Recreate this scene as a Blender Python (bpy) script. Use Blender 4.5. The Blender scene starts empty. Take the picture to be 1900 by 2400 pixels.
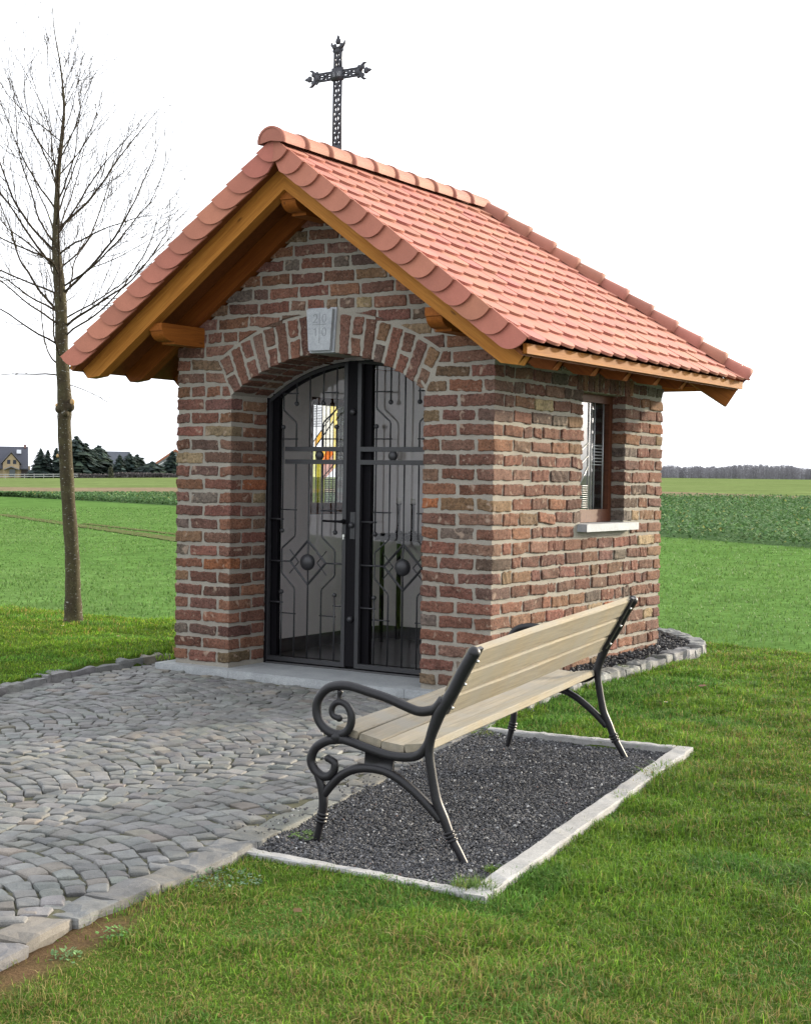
import bpy, math, random
import numpy as np
from mathutils import Matrix, Vector
R = math.radians
rng = np.random.default_rng(7)
random.seed(7)
scene = bpy.context.scene
COL = scene.collection

# ------------------------------------------------------------------ helpers
class MB:
    """collects vertices, faces and a colour per vertex; build() links ONE mesh object"""
    def __init__(s):
        s.v = []; s.q = []; s.t = []; s.c = []; s.n = 0
    def add(s, v, q=None, t=None, c=(1, 1, 1)):
        v = np.asarray(v, float).reshape(-1, 3)
        if q is not None and len(q): s.q.append(np.asarray(q, np.int64).reshape(-1, 4) + s.n)
        if t is not None and len(t): s.t.append(np.asarray(t, np.int64).reshape(-1, 3) + s.n)
        c = np.asarray(c, float)
        if c.ndim == 1: c = np.tile(c[None, :3], (len(v), 1))
        s.v.append(v); s.c.append(c); s.n += len(v)
    def box(s, x0, x1, y0, y1, z0, z1, c=(1, 1, 1), M=None):
        v = np.array([[x, y, z] for z in (z0, z1) for y in (y0, y1) for x in (x0, x1)], float)
        if M is not None: v = v @ M[:3, :3].T + M[:3, 3]
        s.add(v, [[0, 2, 3, 1], [4, 5, 7, 6], [0, 1, 5, 4], [2, 6, 7, 3], [0, 4, 6, 2], [1, 3, 7, 5]], c=c)
    def prism(s, poly, axis, a0, a1, c=(1, 1, 1)):
        """poly: 2-D outline of a convex or fan-able shape; axis: 0,1,2 the extrusion axis"""
        n = len(poly); P = np.zeros((2 * n, 3)); o = [i for i in (0, 1, 2) if i != axis]
        for k, a in enumerate((a0, a1)):
            P[k * n:(k + 1) * n, o[0]] = [p[0] for p in poly]; P[k * n:(k + 1) * n, o[1]] = [p[1] for p in poly]
            P[k * n:(k + 1) * n, axis] = a
        q = [[i, (i + 1) % n, n + (i + 1) % n, n + i] for i in range(n)]
        from mathutils.geometry import tessellate_polygon
        tr = tessellate_polygon([[Vector((p[0], p[1], 0)) for p in poly]])
        t = [list(f) for f in tr] + [[n + i for i in reversed(f)] for f in tr]
        s.add(P, q, t, c)
    def tube(s, pts, rad, sides=8, c=(1, 1, 1), caps=True, flat=1.0, up=None):
        P = np.asarray(pts, float); n = len(P)
        r = np.full(n, rad, float) if np.isscalar(rad) else np.asarray(rad, float)
        T = np.gradient(P, axis=0); T /= np.linalg.norm(T, axis=1)[:, None] + 1e-12
        a = np.array(up if up is not None else (0, 0, 1.0)) if up is not None or abs(T[0][2]) < .9 else np.array((1.0, 0, 0))
        V = []
        for i in range(n):
            b = np.cross(T[i], a); b /= np.linalg.norm(b) + 1e-12
            a2 = np.cross(b, T[i])
            if up is None: a = a2
            th = np.arange(sides) * 2 * math.pi / sides
            V.append(P[i] + r[i] * (np.cos(th)[:, None] * b * flat + np.sin(th)[:, None] * a2))
        V = np.concatenate(V); q = []
        for i in range(n - 1):
            for k in range(sides):
                k2 = (k + 1) % sides
                q.append([i * sides + k, i * sides + k2, (i + 1) * sides + k2, (i + 1) * sides + k])
        t = []
        if caps:
            for k in range(1, sides - 1):
                t.append([0, k + 1, k]); t.append([(n - 1) * sides, (n - 1) * sides + k, (n - 1) * sides + k + 1])
        s.add(V, q, t, c)
    def ball(s, ctr, r, c=(1, 1, 1), nu=14, nv=8, sc=(1, 1, 1)):
        V = []; q = []; t = []
        for i in range(nv + 1):
            ph = math.pi * i / nv
            for k in range(nu):
                th = 2 * math.pi * k / nu
                V.append((ctr[0] + r * sc[0] * math.sin(ph) * math.cos(th), ctr[1] + r * sc[1] * math.sin(ph) * math.sin(th), ctr[2] + r * sc[2] * math.cos(ph)))
        for i in range(nv):
            for k in range(nu):
                k2 = (k + 1) % nu; q.append([i * nu + k, (i + 1) * nu + k, (i + 1) * nu + k2, i * nu + k2])
        s.add(V, q, t, c)
    def build(s, name, mat, parent=None, smooth=False, loc=None, M=None):
        me = bpy.data.meshes.new(name)
        V = np.concatenate(s.v) if s.v else np.zeros((0, 3)); Cc = np.concatenate(s.c)
        Q = np.concatenate(s.q) if s.q else np.zeros((0, 4), np.int64)
        T = np.concatenate(s.t) if s.t else np.zeros((0, 3), np.int64)
        nl = len(Q) * 4 + len(T) * 3; nf = len(Q) + len(T)
        me.vertices.add(len(V)); me.loops.add(nl); me.polygons.add(nf)
        me.vertices.foreach_set('co', V.astype(np.float32).ravel())
        me.loops.foreach_set('vertex_index', np.concatenate([Q.ravel(), T.ravel()]).astype(np.int32))
        ls = np.concatenate([np.arange(len(Q)) * 4, len(Q) * 4 + np.arange(len(T)) * 3]).astype(np.int32)
        me.polygons.foreach_set('loop_start', ls)
        me.polygons.foreach_set('use_smooth', np.full(nf, bool(smooth)))
        me.update(calc_edges=True)
        ca = me.color_attributes.new('Col', 'FLOAT_COLOR', 'POINT')
        ca.data.foreach_set('color', np.concatenate([Cc, np.ones((len(V), 1))], 1).astype(np.float32).ravel())
        me.materials.append(mat)
        me.validate()
        o = bpy.data.objects.new(name, me); COL.objects.link(o)
        if parent is not None: o.parent = parent
        if loc is not None: o.location = loc
        if M is not None: o.matrix_basis = M
        return o

def empty(name, loc=(0, 0, 0), rz=0):
    o = bpy.data.objects.new(name, None); COL.objects.link(o)
    o.location = loc; o.rotation_euler = (0, 0, rz); o.empty_display_size = .2
    return o
def tag(o, label=None, cat=None, group=None, kind=None):
    if label: o['label'] = label
    if cat: o['category'] = cat
    if group: o['group'] = group
    if kind: o['kind'] = kind
    return o
def catmull(pts, m=6):
    P = np.asarray(pts, float); out = []
    Q = np.vstack([2 * P[0] - P[1], P, 2 * P[-1] - P[-2]])
    for i in range(1, len(Q) - 2):
        for k in range(m):
            t = k / m
            out.append(.5 * ((2 * Q[i]) + (-Q[i - 1] + Q[i + 1]) * t + (2 * Q[i - 1] - 5 * Q[i] + 4 * Q[i + 1] - Q[i + 2]) * t * t + (-Q[i - 1] + 3 * Q[i] - 3 * Q[i + 1] + Q[i + 2]) * t ** 3))
    out.append(P[-1]); return np.array(out)
def sstep(x, a, b):
    t = np.clip((np.asarray(x, float) - a) / (b - a), 0, 1); return t * t * (3 - 2 * t)
def vnoise(x, y, f, seed=0):
    """cheap smooth 2-D value noise in -1..1"""
    x = np.asarray(x, float) * f; y = np.asarray(y, float) * f
    xi = np.floor(x).astype(np.int64); yi = np.floor(y).astype(np.int64); fx = x - xi; fy = y - yi
    fx = fx * fx * (3 - 2 * fx); fy = fy * fy * (3 - 2 * fy)
    def h(a, b):
        n = (a * 374761393 + b * 668265263 + seed * 69069) & 0x7fffffff
        n = ((n ^ (n >> 13)) * 1274126177) & 0x7fffffff
        return (n ^ (n >> 16)) % 65536 / 32768. - 1
    return (h(xi, yi) * (1 - fx) + h(xi + 1, yi) * fx) * (1 - fy) + (h(xi, yi + 1) * (1 - fx) + h(xi + 1, yi + 1) * fx) * fy
def inpoly(x, y, poly):
    x = np.asarray(x, float); y = np.asarray(y, float); ins = np.zeros(x.shape, bool); n = len(poly)
    for i in range(n):
        x0, y0 = poly[i]; x1, y1 = poly[(i + 1) % n]
        if y0 == y1: continue
        cond = ((y0 > y) != (y1 > y)) & (x < (x1 - x0) * (y - y0) / (y1 - y0) + x0)
        ins ^= cond
    return ins
def distpoly(x, y, poly, closed=True):
    x = np.asarray(x, float); y = np.asarray(y, float); d = np.full(x.shape, 1e9); n = len(poly)
    for i in range(n if closed else n - 1):
        a = np.array(poly[i], float); b = np.array(poly[(i + 1) % n], float); e = b - a; L = e @ e
        t = np.clip(((x - a[0]) * e[0] + (y - a[1]) * e[1]) / L, 0, 1)
        d = np.minimum(d, np.hypot(x - a[0] - t * e[0], y - a[1] - t * e[1]))
    return d

# ------------------------------------------------------------------ materials
class NT:
    def __init__(s, name):
        s.m = bpy.data.materials.new(name); s.m.use_nodes = True; s.t = s.m.node_tree
        s.b = s.t.nodes['Principled BSDF']; s.out = s.t.nodes['Material Output']
    def n(s, typ, **kw):
        nd = s.t.nodes.new(typ)
        for k, v in kw.items():
            if k.startswith('i_'):
                key = k[2:]; key = int(key) if key.isdigit() else key.replace('_', ' ')
                nd.inputs[key].default_value = v
            else: setattr(nd, k, v)
        return nd
    def l(s, a, b): s.t.links.new(a, b)
    def noise(s, scale, detail=4, rough=.6, vec=None, dist=0):
        nd = s.n('ShaderNodeTexNoise'); nd.inputs['Scale'].default_value = scale; nd.inputs['Detail'].default_value = detail
        nd.inputs['Roughness'].default_value = rough; nd.inputs['Distortion'].default_value = dist
        if vec is None: vec = s.coord()
        s.l(vec, nd.inputs['Vector']); return nd.outputs['Fac']
    def coord(s, which='Object'):
        if not hasattr(s, 'tc'): s.tc = s.n('ShaderNodeTexCoord')
        return s.tc.outputs[which]
    def scaled(s, sc, which='Object'):
        mp = s.n('ShaderNodeMapping'); mp.inputs['Scale'].default_value = sc; s.l(s.coord(which), mp.inputs['Vector']); return mp.outputs[0]
    def attr(s):
        a = s.n('ShaderNodeAttribute'); a.attribute_name = 'Col'; return a.outputs['Color']
    def ramp(s, fac, stops):
        r = s.n('ShaderNodeValToRGB'); cr = r.color_ramp
        while len(cr.elements) < len(stops): cr.elements.new(.5)
        for e, (p, c) in zip(cr.elements, stops):
            e.position = p; e.color = (*c, 1) if len(c) == 3 else c
        s.l(fac, r.inputs[0]); return r.outputs[0]
    def mix(s, fac, a, b, mode='MIX'):
        m = s.n('ShaderNodeMix', data_type='RGBA', blend_type=mode)
        for v, k in ((fac, 0), (a, 6), (b, 7)):
            if hasattr(v, 'is_linked') or isinstance(v, bpy.types.NodeSocket): s.l(v, m.inputs[k])
            elif k == 0: m.inputs[0].default_value = v
            else: m.inputs[k].default_value = (*v, 1)
        return m.outputs[2]
    def bump(s, h, strength=.3, dist=.01):
        b = s.n('ShaderNodeBump'); b.inputs['Strength'].default_value = strength; b.inputs['Distance'].default_value = dist
        s.l(h, b.inputs['Height']); s.l(b.outputs[0], s.b.inputs['Normal'])
    def base(s, c):
        if isinstance(c, bpy.types.NodeSocket): s.l(c, s.b.inputs['Base Color'])
        else: s.b.inputs['Base Color'].default_value = (*c, 1)
    def rough(s, r, spec=None):
        if isinstance(r, bpy.types.NodeSocket): s.l(r, s.b.inputs['Roughness'])
        else: s.b.inputs['Roughness'].default_value = r
        if spec is not None: s.b.inputs['Specular IOR Level'].default_value = spec
G3 = lambda v: (v, v, v)

def mat_brick():
    k = NT('handmade_brick'); a = k.attr()
    n1 = k.noise(9, 5, .65); n2 = k.noise(60, 6, .7); n3 = k.noise(160, 3, .6); n4 = k.noise(16, 3, .5, dist=.6)
    c = k.mix(k.ramp(n1, [(.3, G3(.62)), (.7, G3(1.32))]), G3(0), a, 'MIX')
    c = k.mix(1.0, a, k.ramp(n1, [(.28, G3(.58)), (.5, G3(.97)), (.75, G3(1.25))]), 'MULTIPLY')
    c = k.mix(1.0, c, k.ramp(n2, [(.34, G3(.35)), (.48, G3(.95)), (.68, G3(1.4))]), 'MULTIPLY')
    c = k.mix(k.ramp(n3, [(.60, G3(0)), (.70, G3(.6))]), c, (.34, .27, .22))
    c = k.mix(k.ramp(n4, [(.62, G3(0)), (.69, G3(.65))]), c, (.33, .25, .19))
    k.base(c); k.rough(.92, .2)
    h = k.mix(.5, k.ramp(n2, [(.2, G3(0)), (.8, G3(1))]), k.ramp(n3, [(.25, G3(0)), (.7, G3(1))]))
    k.bump(h, .7, .006); return k.m
def mat_mortar():
    k = NT('lime_mortar'); n1 = k.noise(5, 4); n2 = k.noise(120, 5, .7); n3 = k.noise(30, 4)
    c = k.mix(k.ramp(n1, [(.3, G3(0)), (.7, G3(1))]), (.235, .215, .185), (.30, .278, .235))
    c = k.mix(1.0, c, k.ramp(n2, [(.25, G3(.72)), (.7, G3(1.12))]), 'MULTIPLY')
    k.base(c); k.rough(.95, .15); k.bump(k.mix(.4, n2, n3), .6, .008); return k.m
def mat_tile():
    k = NT('clay_roof_tile'); a = k.attr(); n1 = k.noise(7, 4); n2 = k.noise(150, 4, .7)
    c = k.mix(1.0, a, k.ramp(n1, [(.3, G3(.90)), (.7, G3(1.08))]), 'MULTIPLY')
    c = k.mix(1.0, c, k.ramp(n2, [(.3, G3(.88)), (.7, G3(1.08))]), 'MULTIPLY')
    k.base(c); k.rough(.72, .28); k.bump(n2, .25, .002); return k.m
def mat_wood(name, dark, light, sc=1.0, rough=.6, bump=.25, knots=True, gray=None):
    k = NT(name); v = k.scaled((1.2 * sc, 22 * sc, 22 * sc)); n1 = k.noise(2.2, 6, .65, v, .6)
    v2 = k.scaled((4 * sc, 160 * sc, 160 * sc)); n2 = k.noise(1.5, 3, .6, v2)
    c = k.mix(k.ramp(n1, [(.3, G3(0)), (.7, G3(1))]), dark, light)
    c = k.mix(1.0, c, k.ramp(n2, [(.3, G3(.78)), (.65, G3(1.1))]), 'MULTIPLY')
    if knots:
        vv = k.n('ShaderNodeTexVoronoi', feature='F1'); k.l(k.scaled((2.6, 9, 9)), vv.inputs['Vector']); vv.inputs['Scale'].default_value = 1.3
        c = k.mix(k.ramp(vv.outputs['Distance'], [(.05, G3(.75)), (.11, G3(0))]), c, tuple(x * .35 for x in dark))
    if gray is not None:
        n5 = k.noise(3.5, 5, .65); c = k.mix(k.ramp(n5, [(.36, G3(0)), (.62, G3(.8))]), c, gray)
    a = k.attr(); c = k.mix(1.0, c, a, 'MULTIPLY')
    k.base(c); k.rough(rough, .2); k.bump(k.mix(.5, n1, n2), bump, .004); return k.m
def mat_stone(name, c0, c1, speck=.6, rough=.85, bump=.4, scale=1.0, moss=None):
    k = NT(name); a = k.attr(); n1 = k.noise(6 * scale, 5); n2 = k.noise(190 * scale, 3, .7); n3 = k.noise(40 * scale, 5, .7)
    c = k.mix(k.ramp(n1, [(.3, G3(0)), (.7, G3(1))]), c0, c1)
    c = k.mix(1.0, c, k.ramp(n2, [(.3, G3(1 - .45 * speck)), (.7, G3(1 + .35 * speck))]), 'MULTIPLY')
    c = k.mix(1.0, c, k.ramp(n3, [(.3, G3(.85)), (.7, G3(1.1))]), 'MULTIPLY')
    if moss is not None:
        n4 = k.noise(2.3, 6, .7); c = k.mix(k.ramp(n4, [(.56, G3(0)), (.72, G3(.35))]), c, moss)
    c = k.mix(1.0, c, a, 'MULTIPLY')
    k.base(c); k.rough(rough, .35); k.bump(k.mix(.5, n2, n3), bump, .006); return k.m
def mat_plain(name, c, rough=.5, spec=.5, metal=0, nscale=40, var=.15, bump=.1):
    k = NT(name); n = k.noise(nscale, 4); n2 = k.noise(3, 3)
    cc = k.mix(1.0, c, k.ramp(n, [(.3, G3(1 - var)), (.7, G3(1 + var))]), 'MULTIPLY')
    cc = k.mix(1.0, cc, k.ramp(n2, [(.3, G3(1 - var)), (.7, G3(1 + var))]), 'MULTIPLY')
    k.base(cc); k.rough(rough, spec); k.b.inputs['Metallic'].default_value = metal
    if bump: k.bump(n, bump, .003)
    return k.m
def mat_attr(name, rough=.8, spec=.3, transl=0, var=0, vscale=3):
    k = NT(name); a = k.attr()
    if var: a = k.mix(1.0, a, k.ramp(k.noise(vscale, 5), [(.3, G3(1 - var)), (.7, G3(1 + var))]), 'MULTIPLY')
    k.base(a); k.rough(rough, spec)
    if transl:
        t = k.n('ShaderNodeBsdfTranslucent'); k.l(a, t.inputs['Color'])
        mx = k.n('ShaderNodeMixShader'); mx.inputs[0].default_value = transl
        k.l(k.b.outputs[0], mx.inputs[1]); k.l(t.outputs[0], mx.inputs[2]); k.l(mx.outputs[0], k.out.inputs[0])
    return k.m
def mat_glass(name, tint=(.9, .92, .92), ior=1.5, rough=.0):
    k = NT(name); tr = k.n('ShaderNodeBsdfTransparent'); tr.inputs[0].default_value = (*tint, 1)
    gl = k.n('ShaderNodeBsdfGlossy'); gl.inputs['Roughness'].default_value = rough
    fr = k.n('ShaderNodeFresnel'); fr.inputs['IOR'].default_value = ior
    ge = k.n('ShaderNodeNewGeometry'); mt = k.n('ShaderNodeMath', operation='MULTIPLY'); iv = k.n('ShaderNodeMath', operation='SUBTRACT'); iv.inputs[0].default_value = 1
    k.l(ge.outputs['Backfacing'], iv.inputs[1]); k.l(iv.outputs[0], mt.inputs[0]); k.l(fr.outputs[0], mt.inputs[1])
    mx = k.n('ShaderNodeMixShader'); k.l(mt.outputs[0], mx.inputs[0]); k.l(tr.outputs[0], mx.inputs[1]); k.l(gl.outputs[0], mx.inputs[2])
    k.l(mx.outputs[0], k.out.inputs[0]); return k.m
def mat_stained():
    k = NT('stained_glass'); a = k.attr(); n = k.noise(30, 4)
    c = k.mix(1.0, a, k.ramp(n, [(.3, G3(.8)), (.7, G3(1.05))]), 'MULTIPLY')
    tr = k.n('ShaderNodeBsdfTransparent'); k.l(c, tr.inputs[0])
    tl = k.n('ShaderNodeBsdfTranslucent'); k.l(c, tl.inputs[0])
    mx = k.n('ShaderNodeMixShader'); mx.inputs[0].default_value = .12
    k.l(tr.outputs[0], mx.inputs[1]); k.l(tl.outputs[0], mx.inputs[2]); k.l(mx.outputs[0], k.out.inputs[0]); return k.m
def mat_bark():
    k = NT('tree_bark'); n1 = k.noise(7, 5); v = k.scaled((34, 34, 80)); n2 = k.noise(1.0, 2, .5, v); n3 = k.noise(60, 5)
    c = k.ramp(n1, [(.3, (.040, .029, .020)), (.5, (.055, .046, .024)), (.7, (.075, .068, .033))])
    c = k.mix(1.0, c, k.ramp(n3, [(.3, G3(.7)), (.7, G3(1.2))]), 'MULTIPLY')
    c = k.mix(k.ramp(n2, [(.645, G3(0)), (.70, G3(.8))]), c, (.28, .28, .255))
    c = k.mix(1.0, c, k.attr(), 'MULTIPLY')
    k.base(c); k.rough(.9, .2); k.bump(n3, .5, .01); return k.m
M_brick = mat_brick(); M_mortar = mat_mortar(); M_tile = mat_tile()
M_wood = mat_wood('glazed_orange_timber', (.27, .098, .014), (.40, .170, .030), 1.0, .72)
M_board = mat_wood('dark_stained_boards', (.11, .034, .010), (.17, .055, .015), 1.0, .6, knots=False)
M_slat = mat_wood('weathered_bench_wood', (.20, .168, .118), (.33, .287, .213), 1.0, .85, .5, knots=False, gray=(.235, .225, .20))
M_frame = mat_wood('red_brown_window_frame', (.06, .019, .009), (.10, .036, .018), 1.0, .5, .1, knots=False)
M_gate = mat_plain('grey_painted_iron', (.027, .027, .030), .42, .4, .1, 60, .12)
M_black = mat_plain('black_painted_steel', (.006, .0055, .007), .6, .08, 0, 60, .1)
M_cast = mat_plain('black_cast_iron', (.0095, .009, .011), .45, .35, .0, 90, .2, .15)
M_cross = mat_plain('dark_cast_cross_iron', (.035, .035, .042), .5, .4, .2, 90, .3, .2)
M_sill = mat_stone('pale_blue_stone', (.29, .305, .325), (.36, .375, .39), .5, .7, .2)
M_thresh = mat_stone('grey_granite', (.25, .265, .275), (.33, .345, .35), .7, .6, .2)
M_conc = mat_stone('pale_concrete', (.25, .245, .235), (.34, .335, .325), .4, .9, .5)
M_sett = mat_stone('basalt_granite_sett', (.100, .101, .097), (.165, .165, .156), .6, .68, .5, moss=(.105, .10, .070))
M_kerb = mat_stone('rough_grey_kerbstone', (.115, .116, .113), (.18, .18, .173), .6, .75, .6, moss=(.11, .105, .075))
M_joint = mat_stone('mossy_joint_soil', (.050, .050, .026), (.090, .086, .050), 1, .95, .6)
M_soil = mat_stone('bare_soil', (.10, .07, .045), (.17, .12, .08), 1, .95, .8)
M_gravel = mat_attr('basalt_chippings', .8, .35)
M_grass = mat_attr('grass_blades', .65, .2, .35)
M_leaf = mat_attr('leaf_green', .7, .12, .25)
M_plaster = mat_plain('white_plaster', (.76, .73, .71), .9, .2, 0, 50, .04)
M_dark = mat_plain('dark_floor_tile', (.05, .05, .052), .35, .5, 0, 20, .2, .05)
M_glass = mat_glass('clear_glass', (.85, .88, .88), 2.0)
M_gateglass = mat_glass('tinted_door_glass', (.95, .945, .95), 1.62)
M_stained = mat_stained()
M_lead = mat_plain('lead_came', (.35, .36, .37), .4, .5, .4)
M_bark = mat_bark()
M_chrome = mat_plain('zinc_bolt', (.6, .6, .58), .3, .5, .9)
M_wax = mat_plain('candle_wax', (.6, .58, .52), .6, .3)
M_far = mat_attr('distant_house_surface', .85, .2, 0, .08, .6)

# ------------------------------------------------------------------ calibrated geometry of the place
W, D = 2.5, 2.554                      # chapel plan: front wall on y = 0, right wall on x = W
CAM = np.array([6.8283, -7.7220, 1.3092])
CX = 1.25
PAVE_R = [(3.723, -4.912), (3.631, -4.598), (3.580, -4.234), (3.553, -3.893), (3.515, -3.644), (3.404, -3.169), (3.10, -1.50), (2.84, -.27)]
PAVE_L = [(-.30, .36), (-.352, .14), (-.306, -.13), (-.286, -.56), (-.14, -1.12), (-.038, -1.526), (.18, -2.6), (.42, -4.2), (.6, -6.6)]
PAVE = [(-.30, .36), (-.10, .30), (-.10, -.09), (2.62, -.09)] + PAVE_R[::-1] + [(3.98, -5.8), (4.1, -6.6)] + PAVE_L[::-1][:-1]
BED = [(3.404, -3.169), (3.43, -3.51), (4.43, -3.50), (4.085, -.90), (3.02, -.99), (3.10, -1.50)]
SIDEK = [(2.90, -.33), (2.85, .20), (2.84, .80), (2.87, 1.50), (2.885, 2.20), (2.83, 2.62), (2.62, 2.98), (2.38, 3.20), (2.10, 3.40), (1.4, 3.5), (.6, 3.45)]
SIDE = [(2.44, -.14), (2.80, -.25)] + SIDEK + [(.6, 2.4), (2.4, 2.4)]
LAWN_EDGE = [(-14, 2.6), (-8, 2.3), (-4.1, 2.18), (-3.2, 2.25), (-1.9, 2.25), (-.8, 2.9), (.4, 3.75), (2.1, 3.68), (3.4, 3.42), (5.5, 3.1), (9, 2.6), (14, 2.2)]
LAWN = LAWN_EDGE + [(14, -11), (-14, -11)]
def lawn_z(x, y):
    x = np.asarray(x, float); y = np.asarray(y, float)
    right = -.076 + .117 * sstep(y, -3.9, 3.5)
    left = .015 - .02 * sstep(y, 0, -6)
    z = left + (right - left) * sstep(x, .6, 2.6)
    z = z + .010 * vnoise(x, y, 1.7, 3) + .006 * vnoise(x, y, 5, 4)
    return z

# ------------------------------------------------------------------ world, sun, camera
w = bpy.data.worlds.new('World'); scene.world = w; w.use_nodes = True
nt = w.node_tree; bg = nt.nodes['Background']
sky = nt.nodes.new('ShaderNodeTexSky'); sky.sky_type = 'NISHITA'; sky.sun_disc = False
SUN_AZ = R(24.0); SUN_EL = R(14.0)      # azimuth from +Y towards +X
sky.sun_elevation = SUN_EL; sky.sun_rotation = SUN_AZ
sky.air_density = 1.0; sky.dust_density = 6.0; sky.ozone_density = 1.0
hs = nt.nodes.new('ShaderNodeHueSaturation'); hs.inputs['Saturation'].default_value = .30
nt.links.new(sky.outputs[0], hs.inputs['Color'])
cl = nt.nodes.new('ShaderNodeMix'); cl.data_type = 'RGBA'; cl.blend_type = 'MIX'; cl.inputs[0].default_value = .62
nt.links.new(hs.outputs[0], cl.inputs[6]); cl.inputs[7].default_value = (6.3, 6.5, 6.9, 1)      # thin white overcast in front of the clear sky
nt.links.new(cl.outputs[2], bg.inputs['Color']); bg.inputs['Strength'].default_value = .15
sd = bpy.data.lights.new('sun', 'SUN'); sd.energy = 2.5; sd.angle = R(2.5); sd.color = (1.0, .86, .64)
so = bpy.data.objects.new('sun', sd); COL.objects.link(so)
dirn = Vector((math.sin(SUN_AZ) * math.cos(SUN_EL), math.cos(SUN_AZ) * math.cos(SUN_EL), math.sin(SUN_EL)))
so.rotation_euler = dirn.to_track_quat('Z', 'Y').to_euler(); so.location = (8, 12, 10)
cd = bpy.data.cameras.new('camera'); co = bpy.data.objects.new('camera', cd); COL.objects.link(co)
Fv = Vector((-0.53943165, 0.84168397, -0.02411623)); Rv = Vector((0.8416311, 0.53983612, 0.01529889)); Uv = Vector((-0.02589564, 0.01204426, 0.99959209))
Mc = Matrix((Rv, Uv, -Fv)).transposed().to_4x4(); Mc.translation = Vector(CAM); co.matrix_world = Mc
cd.sensor_fit = 'HORIZONTAL'; cd.sensor_width = 36; cd.lens = 3464.6 / 1900 * 36; cd.clip_end = 6000; cd.clip_start = .05
scene.camera = co
vs = scene.view_settings; vs.view_transform = 'Standard'; vs.look = 'None'; vs.exposure = 1.5; vs.gamma = 1
scene.render.engine = 'CYCLES'
try: scene.cycles.use_denoising = True
except Exception: pass
scene.cycles.max_bounces = 10; scene.cycles.transparent_max_bounces = 16; scene.cycles.sample_clamp_indirect = 6

# ================================================================== CHAPEL: masonry
chapel = tag(empty('chapel', (0, 0, 0)), 'small red brick wayside chapel with salmon clay tile roof and iron gate', 'chapel')
ROW = .09
AC, AZ, AR = 1.243, .825, 1.265          # arch centre and intrados radius
OX0, OX1, ZS = .482, 1.998, 1.838         # door opening, springing height
arch = lambda x: AZ + math.sqrt(max(0, AR * AR - (x - AC) ** 2))
PH0 = math.asin((OX1 - OX0) / 2 / AR)
def vous(phi):
    p = np.array((AC + AR * math.sin(phi), AZ + AR * math.cos(phi))); d = np.array((math.sin(.72 * phi), math.cos(.72 * phi)))
    return p, d
_tab = []
for _i in range(41):
    _p, _d = vous(-PH0 * _i / 40); _o = _p + .268 * _d; _tab.append((_o[1], AC - _o[0]))
_tab = _tab[::-1]; _tz = np.array([a[0] for a in _tab]); _tx = np.array([a[1] for a in _tab])
_p0, _d0 = vous(-PH0); _zsk = (_p0 + .268 * _d0)
def ring_half(z):
    """half width of arch ring (outer side) at height z, measured from AC"""
    z = np.asarray(z, float)
    skew = (AC - OX0) + (AC - _zsk[0] - (AC - OX0)) * np.clip((z - ZS) / (_zsk[1] - ZS), 0, 1)
    return np.where(z < _zsk[1], skew, np.interp(z, _tz, _tx, right=0)) + .012
PAL = [((.150, .066, .050), 6), ((.135, .062, .049), 6), ((.122, .060, .050), 4), ((.165, .078, .052), 4), ((.165, .092, .060), 1.6), ((.095, .058, .050), 1.6), ((.150, .082, .066), 4), ((.23, .085, .045), .4), ((.118, .090, .080), 1.0), ((.22, .155, .10), .6), ((.130, .085, .056), 1.3)]
_pw = np.array([p[1] for p in PAL]); _pw = _pw / _pw.sum(); _pc = np.array([p[0] for p in PAL])
def brick_col(r=rng):
    c = _pc[r.choice(len(PAL), p=_pw)]; return c * np.array((.97, 1.0, .91)) * np.clip(1 + .13 * r.standard_normal(), .65, 1.4) * (1 + .03 * r.standard_normal(3))
def cube_template(us, vs_, ws):
    """surface of a box on a grid, shared vertices"""
    idx = {}; V = []; Q = []
    def vid(i, j, k):
        if (i, j, k) not in idx: idx[(i, j, k)] = len(V); V.append((us[i], vs_[j], ws[k]))
        return idx[(i, j, k)]
    a, b, c = len(us) - 1, len(vs_) - 1, len(ws) - 1
    for i in range(a):
        for k in range(c):
            Q.append([vid(i, 0, k), vid(i + 1, 0, k), vid(i + 1, 0, k + 1), vid(i, 0, k + 1)])
            Q.append([vid(i, b, k), vid(i, b, k + 1), vid(i + 1, b, k + 1), vid(i + 1, b, k)])
    for j in range(b):
        for k in range(c):
            Q.append([vid(0, j, k), vid(0, j, k + 1), vid(0, j + 1, k + 1), vid(0, j + 1, k)])
            Q.append([vid(a, j, k), vid(a, j + 1, k), vid(a, j + 1, k + 1), vid(a, j, k + 1)])
    for i in range(a):
        for j in range(b):
            Q.append([vid(i, j, 0), vid(i, j + 1, 0), vid(i + 1, j + 1, 0), vid(i + 1, j, 0)])
            Q.append([vid(i, j, c), vid(i + 1, j, c), vid(i + 1, j + 1, c), vid(i, j + 1, c)])
    return np.array(V), np.array(Q)
def lin(n, e=.1):
    return np.concatenate([[-1, -1 + e], np.linspace(-1, 1, n + 2)[1:-1], [1 - e, 1]])
TB = cube_template(lin(14, .04), lin(5, .08), lin(4, .14))       # brick template: long x, deep y, high z
TS = cube_template(lin(3, .14), lin(3, .14), np.array([-1, .2, .72, 1.]))   # sett template
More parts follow.
